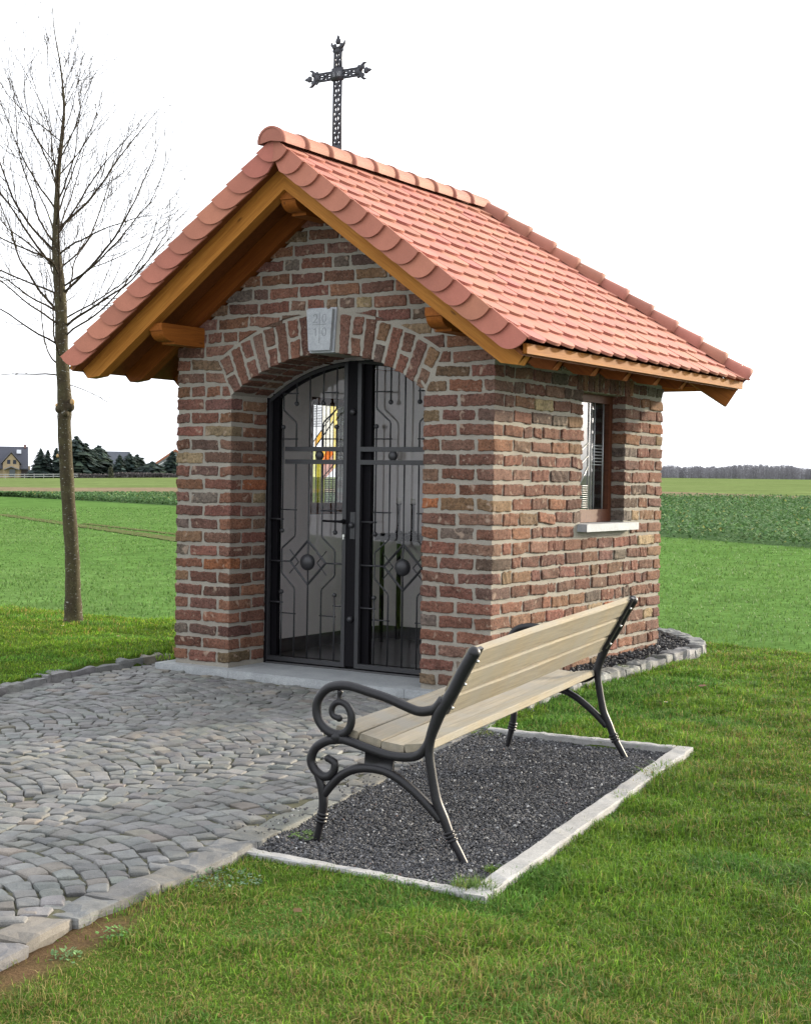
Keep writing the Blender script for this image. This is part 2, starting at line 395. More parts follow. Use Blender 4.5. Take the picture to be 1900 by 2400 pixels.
def rough_block(mb, tmpl, x0, x1, y0, y1, z0, z1, col, r=.0055, amp=.0028, warp=None, freq=110, M=None, irr=.0):
    T, Q = tmpl; h = np.array([(x1 - x0), (y1 - y0), (z1 - z0)]) / 2; c = np.array([(x0 + x1), (y0 + y1), (z0 + z1)]) / 2
    P = T * h; r = min(r, h.min() * .9)
    inner = np.clip(P, -(h - r), h - r); d = P - inner; n = np.linalg.norm(d, axis=1)
    P = inner + np.where(n[:, None] > 1e-9, d / (n[:, None] + 1e-12) * r, 0)
    nrm = d / (n[:, None] + 1e-12)
    f = np.zeros(len(P))
    for _ in range(5):
        kv = rng.normal(0, freq, 3); f += np.sin(P @ kv + rng.uniform(0, 6.28)) / 2
    P = P + nrm * (f * amp)[:, None]
    if irr:
        s = rng.normal(0, irr, (2, 2))            # skew the outline a little
        P[:, 2] += s[0, 0] * P[:, 0] / h[0] + s[0, 1] * np.sin(P[:, 0] / h[0] * 2)
        P[:, 0] += s[1, 0] * P[:, 2] / h[2]
    P = P + c
    if warp is not None: P = warp(P)
    if M is not None: P = P @ M[:3, :3].T + M[:3, 3]
    mb.add(P, Q, c=col)

corner_cols = {}
def ccol(key):
    if key not in corner_cols: corner_cols[key] = brick_col()
    return corner_cols[key]
front = MB(); side = MB(); backw = MB()
jz = lambda: rng.normal(0, .0022)
def zr(n): return .02 + ROW * (n - 1) + .012, .02 + ROW * n - .012
gable_half = lambda z: (3.13 - z) / .72
NR = 34
# --- front wall
for n in range(1, NR + 1):
    z0, z1 = zr(n); odd = n % 2 == 1; zc = (z0 + z1) / 2
    def bk(x0, x1, y1=.115, warp=None, col=None):
        rough_block(front, TB, x0, x1, rng.normal(0, .0016), y1, z0 + jz(), z1 + jz(), brick_col() if col is None else col, warp=warp, irr=.0022)
    if n <= 20:
        # left pilaster
        if odd:
            bk(0, .112, .235, None, ccol(('lf', n))); bk(.134, .364); bk(.386, OX0, .235)
        else:
            bk(0, .232, .115, None, ccol(('lf', n))); bk(.254, OX0, .115)
        # right pilaster
        o = 1.998
        if odd:
            bk(o, o + .112, .235); bk(o + .135, o + .364); bk(o + .388, W, .235, None, ccol(('rf', n)))
        else:
            bk(o, o + .236); bk(o + .262, W, .115, None, ccol(('rf', n)))
        # jamb bricks behind, left and right reveals
        for s in (0, 1):
            ys = [(.255, .385)] if odd else [(.135, .385)]
            for y0, y1 in ys:
                xa, xb = (OX0 - .11, OX0) if s == 0 else (OX1, OX1 + .11)
                rough_block(front, TB, xa, xb, y0, y1, z0 + jz(), z1 + jz(), brick_col())
    else:
        # courses beside and above the arch
        gh = gable_half(z1)
        X0 = max(0, CX - gh); X1 = min(W, CX + gh)
        hmax = float(max(ring_half(z0), ring_half(z1))) if z0 < 2.375 else 0
        xs = [];
        x = 0.0; first = True; u = .0 if odd else -.128
        if X0 > 0: x = X0
        lens = []
        while x < X1 - .03:
            if first and X0 == 0: L = .112 if odd else .232
            elif first: L = rng.uniform(.08, .235)
            else: L = .232 + rng.normal(0, .008) if rng.random() > .22 else .112
            if X1 - (x + L) < .075: L = X1 - x
            lens.append((x, min(x + L, X1))); x += L + .021; first = False
        for a, b in lens:
            endl = abs(a) < 1e-6; endr = abs(b - W) < 1e-6
            segs = [(a, b)]
            if z0 < 2.375:
                Lx = AC - hmax; Rx = AC + hmax
                xl = lambda z: AC - ring_half(z); xr = lambda z: AC + ring_half(z)
                segs = []
                lo = AC - float(min(ring_half(z0), ring_half(z1))); hi = AC + float(min(ring_half(z0), ring_half(z1)))
                if a < lo - .02: segs.append((a, min(b, lo), 'l' if b > Lx else None))
                if b > hi + .02: segs.append((max(a, hi), b, 'r' if a < Rx else None))
                for sgm in segs:
                    a2, b2, cl_ = sgm
                    if b2 - a2 < .035: continue
                    if cl_ == 'l':
                        wp = lambda P, a2=a2, b2=b2: np.stack([a2 + (P[:, 0] - a2) / (b2 - a2) * (np.minimum(b2, xl(P[:, 2])) - a2), P[:, 1], P[:, 2]], 1)
                    elif cl_ == 'r':
                        wp = lambda P, a2=a2, b2=b2: np.stack([b2 - (b2 - P[:, 0]) / (b2 - a2) * (b2 - np.maximum(a2, xr(P[:, 2]))), P[:, 1], P[:, 2]], 1)
                    else: wp = None
                    bk(a2, b2, .235 if (b2 - a2) < .13 else .115, wp, ccol(('lf', n)) if endl and a2 == a else (ccol(('rf', n)) if endr and b2 == b else None))
            elif zc < 2.385 and a < 1.35 and b > 1.1:
                if a < 1.07: bk(a, 1.09)
                if b > 1.39: bk(1.36, b)
            else:
                bk(a, b, .115, None, ccol(('lf', n)) if endl else (ccol(('rf', n)) if endr else None))
# --- arch voussoirs: pairs of headers and single stretchers in turn, keystone gap in the middle
phk = .098 / AR
for s in (-1, 1):
    for i in range(8):
        phi = PH0 + (phk - PH0) * (i + .5) / 8
        p, d = vous(s * phi); nx = np.array((d[1], -d[0]))
        M = np.eye(4); M[:3, 0] = (nx[0], 0, nx[1]); M[:3, 2] = (d[0], 0, d[1]); M[:3, 1] = (0, 1, 0)
        if np.linalg.det(M[:3, :3]) < 0: M[:3, 0] *= -1
        M[:3, 3] = (p[0], 0, p[1])
        parts = [(.0, .112), (.136, .25)] if i % 2 == 0 else [(.0, .25)]
        wv = .064
        TV = TB
        for a, b in parts:
            # long axis of the template is x: rotate so that it runs along d
            M2 = np.eye(4); M2[:3, 0] = M[:3, 2]; M2[:3, 1] = (0, 1, 0); M2[:3, 2] = np.cross(M2[:3, 0], M2[:3, 1]); M2[:3, 3] = M[:3, 3]
            wp = (lambda P: np.stack([P[:, 0], P[:, 1], P[:, 2] * (1 + P[:, 0] * .9)], 1))
            rough_block(front, TV, a, b, rng.normal(0, .0015), .21, -wv / 2, wv / 2, brick_col(), warp=wp, M=M2, irr=.002)
        rough_block(front, TV, .0, .2, .23, .385, -wv / 2, wv / 2, brick_col(), M=M2)
# --- mortar core with arch opening
poly = [(.008, -.05), (OX0 - .008, -.05), (OX0 - .008, ZS)]
for i in range(1, 24):
    x = OX0 + (OX1 - OX0) * i / 24; poly.append((x, arch(x) + .008))
poly += [(OX1 + .008, ZS), (OX1 + .008, -.05), (W - .008, -.05), (W - .008, 2.14), (CX, 3.04), (.008, 2.14)]
core = MB(); core.prism(poly, 1, .0075, .39)
# --- right, left, back walls
WY0, WY1, WZ0, WZ1 = 1.205, 1.892, 1.012, 1.895          # window opening (both long walls)
def long_wall(mb, xface, sgn, key):
    dep = .115
    for n in range(1, 25):
        z0, z1 = zr(n); odd = n % 2 == 1
        if z1 > 2.17: continue
        y = .235 + .02 if odd else .115 + .02
        Lb = .235 if n % 2 == 1 else .115
        yend = D - Lb - .02
        def put(a, b, dp=.115):
            xa, xb = (xface - dp, xface) if sgn > 0 else (xface, xface + dp)
            # rotate: template long axis along y
            M2 = np.eye(4); M2[:3, 0] = (0, 1, 0); M2[:3, 1] = (-sgn, 0, 0); M2[:3, 2] = (0, 0, 1) if sgn > 0 else (0, 0, 1)
            M2[:3, 3] = (xface, 0, 0)
            if np.linalg.det(M2[:3, :3]) < 0: M2[:3, 1] *= 1
            rough_block(mb, TB, a, b, rng.normal(0, .0022), dp, z0 + jz(), z1 + jz(), brick_col(), r=.006, amp=.0031, M=M2, irr=.0022)
        bl = []
        win = z1 > WZ0 and z0 < WZ1
        while y < yend - .03:
            L = rng.choice([.232, .20, .112, .25], p=[.5, .2, .2, .1]) + rng.normal(0, .006)
            if win and y < WY0 - .03 and y + L > WY0 - .085: L = WY0 - y
            if win and WY0 - .03 <= y < WY1: y = WY1; continue
            if yend - (y + L) < .08: L = yend - y
            bl.append((y, y + L)); y += L + .02 + abs(rng.normal(0, .002))
        for a, b in bl:
            if win: put(a, b)
            elif z0 > WZ1 - .03 and z0 < 2.12 and b > 1.12 and a < 1.99:
                if a < 1.06: put(a, 1.10)
                if b > 2.05: put(2.01, b)
            elif n == 11 and b > WY0 - .06 and a < WY1 + .13:
                if a < WY0 - .1: put(a, WY0 - .045)
                if b > WY1 + .17: put(WY1 + .125, b)
            else: put(a, b)
    # soldier course over the window
    y = 1.125
    while y < 1.99:
        xa, xb = (xface - .115, xface) if sgn > 0 else (xface, xface + .115)
        M2 = np.eye(4); M2[:3, 0] = (0, 0, 1); M2[:3, 1] = (-sgn, 0, 0); M2[:3, 2] = np.cross(M2[:3, 0], M2[:3, 1]); M2[:3, 3] = (xface, y + .033, 0)
        rough_block(mb, TB, WZ1 + .005, WZ1 + .235, 0, .115, -.032, .032, brick_col(), M=M2, irr=.002); y += .083
long_wall(side, W, 1, 'r'); long_wall(backw, 0, -1, 'l')
for n in range(1, 25):
    z0, z1 = zr(n); odd = n % 2 == 1
    if z1 > 2.17: continue
    x = 0; first = True
    while x < W - .05:
        L = (.112 if odd else .232) if first else (.232 if rng.random() > .2 else .112)
        if W - (x + L) < .09: L = W - x
        rough_block(backw if x + L < W - .01 else side, TB, x, x + L, D - (.235 if (first or W - x - L < .01) and odd else .115), D + rng.normal(0, .0016), z0 + jz(), z1 + jz(), brick_col(), irr=.002)
        x += L + .02; first = False
t_ = .35
def wallbox(x0, x1):
    core.box(x0, x1, .39, WY0 - .008, -.05, 2.15); core.box(x0, x1, WY1 + .008, D - .009, -.05, 2.15)
    core.box(x0, x1, WY0 - .008, WY1 + .008, -.05, WZ0 - .055); core.box(x0, x1, WY0 - .008, WY1 + .008, WZ1 + .002, 2.15)
wallbox(W - t_, W - .010); wallbox(.010, .25)
core.box(.25, W - t_, D - .35, D - .010, -.05, 2.15)
wall = core.build('wall', M_mortar, chapel)
front.build('brick_courses', M_brick, wall, True); side.build('brick_courses', M_brick, wall, True); backw.build('brick_courses', M_brick, wall, True)

# --- inside: white plaster, dark skirting and floor, altar shelf
ins = MB(); xi0, xi1, yi0, yi1 = .252, W - t_ - .002, .395, D - .352
for x0, x1 in ((xi0, xi0 + .01), (xi1 - .01, xi1)):
    ins.box(x0, x1, yi0, WY0, 0, 2.15); ins.box(x0, x1, WY1, yi1, 0, 2.15); ins.box(x0, x1, WY0, WY1, 0, WZ0); ins.box(x0, x1, WY0, WY1, WZ1, 2.15)
ins.box(xi0 + .01, xi1 - .01, yi1 - .01, yi1, 0, 2.15); ins.box(xi0, xi1, yi0, yi1, 2.16, 2.18)
for x0, x1 in ((W - t_ + .001, W - .167),):               # plastered window reveals
    ins.box(x0, x1, WY0 - .004, WY0 + .004, WZ0, WZ1); ins.box(x0, x1, WY1 - .004, WY1 + .004, WZ0, WZ1)
ins.build('interior_plaster', M_plaster, wall)
fl = MB(); fl.box(xi0, xi1, .39, yi1, -.03, .012); fl.build('floor', M_dark, chapel)
for bx in ((xi0 + .0101, xi0 + .03, yi0, yi1 - .01), (xi1 - .03, xi1 - .0101, yi0, yi1 - .01), (xi0 + .03, xi1 - .03, yi1 - .03, yi1 - .0101)):
    sk = MB(); sk.box(*bx, .0121, .11); sk.build('skirting', M_dark, wall)
altar = MB(); altar.box(.42, 1.20, 1.84, 2.16, .81, .86); [altar.box(x, x + .025, y, y + .025, .012, .81) for x in (.45, 1.15) for y in (1.87, 2.11)]
altar_o = altar.build('altar_table', M_black); tag(altar_o, 'dark narrow altar table behind the gate glass at the back of the chapel', 'table')
for i, (x, lab) in enumerate(((.535, 'left black candlestick with pale candle on the dark altar table'), (.665, 'right black candlestick with pale candle on the dark altar table'))):
    e = tag(empty('candlestick', (x, 2.0, .86)), lab, 'candlestick', 'candlesticks on the altar table')
    m = MB(); m.tube([(0, 0, 0), (0, 0, .02), (0, 0, .021), (0, 0, .225), (0, 0, .235)], [.032, .028, .013, .013, .026], 12); m.build('stem', M_black, e, True)
    m = MB(); m.tube([(0, 0, .235), (0, 0, .275)], .019, 10); m.build('candle', M_wax, e, True)

# --- threshold slab
th = MB(); th.box(-.098, 2.62, -.085, .385, -.036, 0)
# right-hand end piece is separated by a joint: one slab, joint as a groove
th2 = MB(); th2.box(-.098, .55, -.085, .389, -.10, 0); th2.box(.553, 1.94, -.085, .389, -.10, -.0005); th2.box(1.943, 2.62, -.085, .389, -.10, 0)
th2.build('threshold', M_thresh, chapel)
# --- keystone plaque with the year
ks = MB()
def trap(y0, y1, g):
    P = [(1.108 + g, 2.384 - g), (1.338 - g, 2.384 - g), (1.320 - g, 2.096 + g), (1.126 + g, 2.096 + g)]
    ks.prism(P, 1, y0, y1)
trap(-.004, .1, 0); trap(-.034, -.0041, .013)
kst = ks.build('keystone_plaque', M_sill, chapel)
ins_m = mat_plain('engraved_line', (.22, .23, .24), .8, .2)
km = MB(); km.box(1.2225, 1.2275, -.0352, -.0339, 2.155, 2.352); km.box(1.172, 1.278, -.0354, -.0340, 2.272, 2.277)
def glyph(ch, cx, cz, h=.052, wd=.030):
    if ch == '0': pts = [(cx + wd / 2 * math.cos(a), cz + h / 2 * math.sin(a)) for a in np.linspace(0, 2 * math.pi, 17)]
    elif ch == '1': pts = [(cx - wd * .35, cz + h * .28), (cx + wd * .1, cz + h / 2), (cx + wd * .1, cz - h / 2)]
    else: pts = [(cx - wd / 2, cz + h * .28), (cx - wd * .25, cz + h / 2), (cx + wd * .25, cz + h / 2), (cx + wd / 2, cz + h * .25), (cx + wd * .35, cz), (cx - wd / 2, cz - h / 2), (cx + wd / 2, cz - h / 2)]
    km.tube([(x, -.0342, z) for x, z in pts], .0022, 5)
for ch, x, z in (('2', 1.192, 2.313), ('0', 1.262, 2.313), ('1', 1.192, 2.226), ('0', 1.262, 2.226)): glyph(ch, x, z)
km.build('inscription', ins_m, kst)

# --- window on the right wall: frame, leaded pane, sill; stained window on the left wall
def window(xf, sgn, stained):
    # xf outer wall face; frame sits 0.11-0.17 inside
    a, b = (xf - .165, xf - .105) if sgn > 0 else (xf + .19, xf + .245)
    m = MB(); m.box(a, b, WY0, WY1, WZ0, WZ0 + .088); m.box(a, b, WY0, WY1, WZ1 - .055, WZ1)
    m.box(a, b, WY0, WY0 + .05, WZ0 + .088, WZ1 - .055); m.box(a, b, WY1 - .05, WY1, WZ0 + .088, WZ1 - .055)
    fr = m.build('window', M_frame, chapel)
    xm = (a + b) / 2
    g = MB(); y0, y1, z0, z1 = WY0 + .05, WY1 - .05, WZ0 + .088, WZ1 - .055
    lead = MB()
    def ln(p, q, r=.0042): lead.tube([(xm + (.005 if not stained else 0), p[0], p[1]), (xm + (.005 if not stained else 0), q[0], q[1])], r, 6)
    if not stained:
        g.box(xm - .003, xm + .003, y0, y1, z0, z1); g.build('pane', M_glass, fr)
        H = z1 - z0; Wd = y1 - y0; P = lambda u, v: (y0 + u * Wd, z0 + v * H)
        for u in (.52, .60, .68, .92): ln(P(u, 0), P(u, 1))
        ln(P(.10, 0), P(.10, .46)); ln(P(.30, 0), P(.30, .36)); ln(P(.10, .46), P(.52, .62)); ln(P(.10, .33), P(.52, .5)); ln(P(.30, .23), P(.52, .40)); ln(P(.30, .22), P(.52, .22))
        for k in range(10): ln(P(.30, .02 + .02 * k), P(.52, .02 + .02 * k), .003)
        for k in range(7): ln(P(.60, .42 + .03 * k), P(.92, .42 + .03 * k), .003)
        lead.build('lead_came', M_lead, fr, True)
        # dark leaded strips of coloured glass seen from outside
        s = MB(); s.box(xm - .0055, xm - .0035, *sorted((P(.68, 0)[0], P(.92, 0)[0])), z0, z1, (.25, .28, .32)); s.box(xm - .0055, xm - .0035, P(.30, 0)[0], P(.52, 0)[0], z0, P(0, .22)[1], (.55, .6, .62))
        s.build('coloured_glass', M_stained, fr)
    else:
        g = MB()
        Z = lambda py: 1.85 - (py - 470) / 850 * .745
        Y = lambda px: 1.252 + (px - 610) / 290 * .441
        def pc(pts, c): g.prism([(Y(x), Z(y)) for x, y in pts], 0, xm - .002, xm + .002, tuple(math.sqrt(v) for v in c))
        WH = (.95, .95, .93); CR = (.95, .90, .72); YE = (.95, .74, .22); OR = (.95, .50, .06); RD = (.80, .20, .04); GR = (.62, .60, .12); OL = (.42, .36, .03); PI = (.62, .34, .26); GY = (.72, .76, .78)
        L0, R0, T0, B0 = Y(0), Y(0), 0, 0
        xl_ = 610 - (1.252 - y0) / .441 * 290; xr_ = 610 + (y1 - 1.252) / .441 * 290; yt = 470 - (z1 - 1.85) / .745 * 850; yb = 470 + (1.85 - z0) / .745 * 850
        pc([(xl_, yt), (612, yt), (612, yb), (xl_, yb)], (.9, .92, .9))
        pc([(612, yt), (708, yt), (708, 690), (612, 838)], WH)
        pc([(612, 838), (650, 780), (650, 850), (612, 850)], WH)
        pc([(650, 780), (708, 690), (708, 770), (650, 850)], OR)
        pc([(708, yt), (776, yt), (776, 640), (708, 760)], CR)
        pc([(776, yt), (806, yt), (806, 590), (776, 640)], YE)
        pc([(806, yt), (842, yt), (842, 850), (806, 850)], YE)
        pc([(708, 760), (806, 590), (806, 850), (708, 850)], CR)
        pc([(842, yt), (xr_, yt), (xr_, yb), (842, yb)], GY)
        pc([(612, 850), (660, 850), (660, yb), (612, yb)], (.78, .76, .32))
        pc([(660, 850), (708, 850), (708, yb), (660, yb)], OL)
        pc([(708, 850), (750, 850), (720, 960), (708, 1000)], OR)
        pc([(750, 850), (806, 850), (806, 900), (720, 1010), (720, 960)], RD)
        pc([(806, 850), (842, 850), (842, 1000), (806, 1040)], YE)
        pc([(708, 1000), (720, 1010), (806, 900), (806, 1040), (735, 1120), (708, 1120)], PI)
        pc([(708, 1120), (735, 1120), (735, yb), (708, yb)], GR)
        pc([(735, 1120), (806, 1040), (842, 1000), (842, yb), (735, yb)], WH)
        g.build('stained_pane', M_stained, fr)
        def ll(p, q, r=.004): ln((Y(p[0]), Z(p[1])), (Y(q[0]), Z(q[1])), r)
        for x in (612, 660, 708, 742, 776, 806, 842, 872): ll((x, yt), (x, yb))
        ll((612, 838), (806, 540)); ll((612, 910), (806, 610), .005); ll((708, 1120), (842, 960)); ll((612, 850), (842, 850), .003)
        for k in range(13): ll((612, 500 + 14 * k), (708, 500 + 14 * k), .0025)
        for k in range(11): ll((735, 1125 + 19 * k), (842, 1125 + 19 * k), .0035)
        for k in range(5): ll((842, 790 + 30 * k), (xr_, 790 + 30 * k), .003)
        lead.build('lead_came', M_black, fr, True)
    m = MB(); x0, x1 = (xf - .11, xf + .062) if sgn > 0 else (xf - .062, xf + .11)
    m.box(x0, x1, WY0 - .04, WY1 + .115, WZ0 - .054, WZ0 - .003); m.build('window_sill', M_sill, fr)
window(W, 1, False); window(0, -1, True)
# ================================================================== CHAPEL: roof
SL = .72; ZT = 3.345; HW = 1.773; YF, YB = -.556, 2.885; YR = 1.955       # slope, ridge height of tile face, half width, front/back eave, ridge end
cs = 1 / math.sqrt(1 + SL * SL); sn = SL * cs
zs = lambda dx, z0=ZT: z0 - SL * dx
roof_m = MB()
dk = .105                                   # deck below tile face (vertical)
def slab(poly, z_of, th):
    n = len(poly); P = [(x, y, z_of(x, y)) for x, y in poly] + [(x, y, z_of(x, y) - th) for x, y in poly]
    q = [[i, (i + 1) % n, n + (i + 1) % n, n + i] for i in range(n)]
    t = [[0, i, i + 1] for i in range(1, n - 1)] + [[n, n + i + 1, n + i] for i in range(1, n - 1)]
    return P, q, t
zm = lambda x, y: ZT - dk - SL * abs(x - CX)
e_ = HW - .06
bs = (ZT - (ZT - SL * HW)) / (YB - YR)       # hip slope along y
zh = lambda x, y: ZT - dk - bs * (y - YR)
for s in (1, -1):
    P, q, t = slab([(CX, YF + .02), (CX + s * e_, YF + .02), (CX + s * e_, YB - .03), (CX, YR)], zm, .022); roof_m.add(P, q, t, (1, 1, 1))
P, q, t = slab([(CX, YR + .002), (CX + e_, YB - .03), (CX - e_, YB - .03)], zh, .022); roof_m.add(P, q, t)
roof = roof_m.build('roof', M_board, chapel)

def tile_col():
    b = np.array((.345, .134, .096)) * (1 + .07 * rng.standard_normal()); b[1] *= 1 + .05 * rng.standard_normal(); return b
def tiles(mb, org, u, v, nrm, rows, g, wt, urange, clip=None, off=0, th=.017, length=.29):
    """org: point on the ridge line; u along the eave, v down the slope; rows of round-ended tiles"""
    org, u, v, nrm = map(np.array, (org, u, v, nrm)); NS = 8
    S = rows * g
    for i in range(rows):
        s1 = (i + 1) * g; a, b = urange(s1)
        k0 = math.floor(a / wt) - 1
        x = k0 * wt + (wt / 2 if (i + off) % 2 else 0)
        while x < b:
            xa, xb = x + .0015, x + wt - .0015
            if xb > a + .01 and xa < b - .01:
                xs = np.linspace(max(xa, a), min(xb, b), NS + 1)
                t = (xs - (xa + xb) / 2) / (wt / 2)
                sag = .052 * (1 - np.sqrt(np.clip(1 - (t * .97) ** 2, 0, 1))) / (1 - math.sqrt(1 - .97 ** 2)) * 1.0
                sb = s1 - sag + rng.normal(0, .0015); st = np.full(NS + 1, max(s1 - length, 0.0))
                dh = rng.normal(0, .0012)
                hb = .030 - .030 * (sag) / length + dh; ht = np.full(NS + 1, .030 - .030 * (s1 - st[0]) / length + dh)
                col = tile_col()
                V = []
                for (ss, hh) in ((sb, hb + th), (st, ht + th), (sb, hb)):
                    V.append(org + xs[:, None] * u + ss[:, None] * v + hh[:, None] * nrm)
                V = np.concatenate(V)
                if clip is not None: V = clip(V)
                q = []; n = NS + 1
                for j in range(NS):
                    q.append([j, j + 1, n + j + 1, n + j]); q.append([2 * n + j, 2 * n + j + 1, j + 1, j])
                q.append([0, n, n, 2 * n]) if False else None
                q = [a_ for a_ in q if a_ is not None]
                tt = [[0, n, 2 * n], [NS, 2 * n + NS, n + NS]]
                mb.add(V, q, tt, col)
            x += wt
tm = MB(); Sl = HW / cs; NRW = 15; g_ = Sl / NRW
for s in (1, -1):
    yh = lambda ss: YR + (YB - YR) / HW * (ss * cs)
    def clip(V, s=s):
        dx = np.abs(V[:, 0] - CX); V = V.copy(); V[:, 1] = np.minimum(V[:, 1], YR + (YB - YR) / HW * dx); return V
    tiles(tm, (CX, 0, ZT - .040), (0, 1, 0), (s * cs, 0, -sn), (s * sn, 0, cs), NRW, g_, .1765, lambda ss: (YF + .012, yh(ss)), clip)
lb = math.hypot(YB - YR, SL * HW); cb, sb_ = (YB - YR) / lb, SL * HW / lb
def clipb(V):
    dy = V[:, 1] - YR; V = V.copy(); lim = HW / (YB - YR) * np.clip(dy, 0, None); V[:, 0] = CX + np.clip(V[:, 0] - CX, -lim, lim); return V
nb = 11; gb = lb / nb
tiles(tm, (CX, YR, ZT - .040), (1, 0, 0), (0, cb, -sb_), (0, sb_, cb), nb, gb, .1765, lambda ss: (-HW * ss / lb, HW * ss / lb), clipb)
tm.build('roof_tiles', M_tile, roof)
# verge flaps: one round-ended apron per tile row, hanging over the gable edge
vm = MB()
for s in (1, -1):
    n_ = NRW
    for i in range(n_):
        s0 = i * g_; s1 = (i + 1) * g_; c = tile_col() * np.array((.96, .93, .85))
        # outline in gable plane: a along slope, b perpendicular downwards
        arc = []
        for k in range(11):
            th = math.pi / 2 * k / 10
            arc.append((s1 - .006 - .132 * (1 - math.cos(th)) ** 1.1, .137 * math.sin(th)))
        pts = [(s1 + .004, -.006)] + arc + [(s0 - .12, .137), (s0 - .01, -.006)]
        y0 = YF - .010 - .0; yb0 = YF + .006
        V = []
        for a, b in pts:
            x = CX + s * (a * cs - b * sn); z = ZT + .006 - a * sn - b * cs
            if s * (x - CX) < 0: x = CX
            tilt = .020 * (a - s0) / g_
            V.append((x, y0 - max(tilt, -.012), z))
        for a, b in pts:
            x = CX + s * (a * cs - b * sn); z = ZT + .006 - a * sn - b * cs
            if s * (x - CX) < 0: x = CX
            tilt = .020 * (a - s0) / g_
            V.append((x, y0 - max(tilt, -.012) + .013, z))
        m_ = len(pts)
        q = [[j, (j + 1) % m_, m_ + (j + 1) % m_, m_ + j] for j in range(m_)]
        ctr = 0
        from mathutils.geometry import tessellate_polygon
        tr = tessellate_polygon([[Vector((p[0], p[1], 0)) for p in pts]])
        vm.add(V, q, [list(f) for f in tr] + [[m_ + k for k in f] for f in tr], c)
vm.build('verge_tiles', M_tile, roof)
def half_caps(mb, p0, p1, n, R0, R1, upv, length=1.18, close_first=True, col=None):
    p0, p1, upv = map(lambda a: np.array(a, float), (p0, p1, upv)); ax = p1 - p0; L = np.linalg.norm(ax); ax /= L
    b = np.cross(ax, upv); b /= np.linalg.norm(b); up = np.cross(b, ax); e = L / n; NA = 14
    for i in range(n):
        a0 = i * e; a1 = a0 + e * length; c = tile_col() * np.array((.84, .84, .80))
        V = []; prof = [(a0, R0 - .013), (a0, R0), (a0 + .035, R0 - .001), (a0 + .05, R0 - .006), (a1, R1)]
        tw = rng.normal(0, .0012)
        for a, r in prof:
            for k in range(NA + 1):
                th = math.pi * (-.06 + 1.12 * k / NA)
                V.append(p0 + ax * a + b * (r * math.cos(th) * 1.02) + up * (r * .92 * math.sin(th) + tw * a))
        q = []
        for j in range(len(prof) - 1):
            for k in range(NA):
                q.append([j * (NA + 1) + k, j * (NA + 1) + k + 1, (j + 1) * (NA + 1) + k + 1, (j + 1) * (NA + 1) + k])
        t = []
        if i == 0 and close_first:
            ci = len(V); V.append(p0 + ax * (a0 + .004)); V += [np.array(V[k]) + ax * .004 for k in range(NA + 1)]
            for k in range(NA): t.append([ci, ci + 1 + k, ci + 2 + k])
        mb.add(V, q, t, c)
rc = MB(); half_caps(rc, (CX, YF - .045, ZT - .012), (CX, YR - .02, ZT - .012), 10, .097, .087, (0, 0, 1)); rc.build('ridge_tiles', M_tile, roof, True)
for s in (1, -1):
    hc = MB(); e1 = np.array((CX + s * (HW - .005), YB - .01, ZT - SL * HW - .012)); e0 = np.array((CX + s * .0, YR - .03, ZT - .014))
    half_caps(hc, e1, e0, 11, .104, .074, (s * .25, .25, 1)); hc.build('hip_tiles', M_tile, roof, True)
# ------------------------------------------------------------------ timbers
def rafter_poly(s, zt=ZT - dk - .024, zb=3.062):
    P = [(0, zt), (1.70, zt - SL * 1.70), (1.692, 2.003), (1.647, 1.940), (1.539, zb - SL * 1.539), (0, zb)]
    return [(CX + s * a, z) for a, z in P]
def beam(name, poly, y0, y1, mat, c, parent):
    """a rafter whose own x axis runs along the slope so that the grain follows it"""
    m = MB(); ang = math.atan(SL) * (1 if poly[1][0] > CX else -1)
    Mr = Matrix.Translation((CX, 0, 3.1)) @ Matrix.Rotation(ang, 4, 'Y'); Mi = np.array(Mr.inverted())
    m.prism(poly, 1, y0, y1, c)
    for k in range(len(m.v)): m.v[k] = m.v[k] @ Mi[:3, :3].T + Mi[:3, 3]
    return m.build(name, mat, parent, M=Mr)
for s in (1, -1):
    beam('bargeboard', rafter_poly(s), -.456, -.372, M_wood, (1, 1, 1), chapel)
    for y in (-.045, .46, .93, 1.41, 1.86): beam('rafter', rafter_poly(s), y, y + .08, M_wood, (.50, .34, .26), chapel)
def purlin(name, x0, x1, z0, z1, h0=.05, ya=-.425, yb=.20):
    pts = [(ya, z1), (ya, z1 - h0), (ya + .012, z1 - h0)]
    for k in range(9):
        t = math.pi / 2 * k / 8; pts.append((ya + .012 + .085 * (1 - math.cos(t)) , z1 - h0 - (z1 - h0 - z0) * math.sin(t) * .80))
    pts += [(ya + .125, z0 + (z1 - h0 - z0) * .20), (ya + .125, z0), (yb, z0), (yb, z1)]
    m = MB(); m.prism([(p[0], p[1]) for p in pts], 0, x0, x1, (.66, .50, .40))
    Mr = Matrix.Rotation(math.pi / 2, 4, 'Z'); Mi = np.array(Mr.inverted())
    m.v[0] = m.v[0] @ Mi[:3, :3].T + Mi[:3, 3]
    return m.build(name, M_wood, chapel, M=Mr)
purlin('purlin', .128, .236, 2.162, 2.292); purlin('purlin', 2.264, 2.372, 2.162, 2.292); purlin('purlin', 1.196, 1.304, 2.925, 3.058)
for s in (1, -1):
    m = MB(); x0, x1 = sorted((s * (HW - .062), s * (HW - .036)))
    L = (YB - YF) - .04
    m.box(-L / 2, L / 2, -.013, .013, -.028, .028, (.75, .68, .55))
    Mf = Matrix.Translation((CX + s * (HW - .045), (YF + YB) / 2 + .012, 2.022)) @ Matrix.Rotation(math.pi / 2, 4, 'Z')
    m.build('eaves_board', M_wood, chapel, M=Mf)
m = MB(); m.box(CX - HW + .06, CX + HW - .06, YB - .055, YB - .03, 1.99, 2.05); m.build('eaves_board', M_wood, chapel)
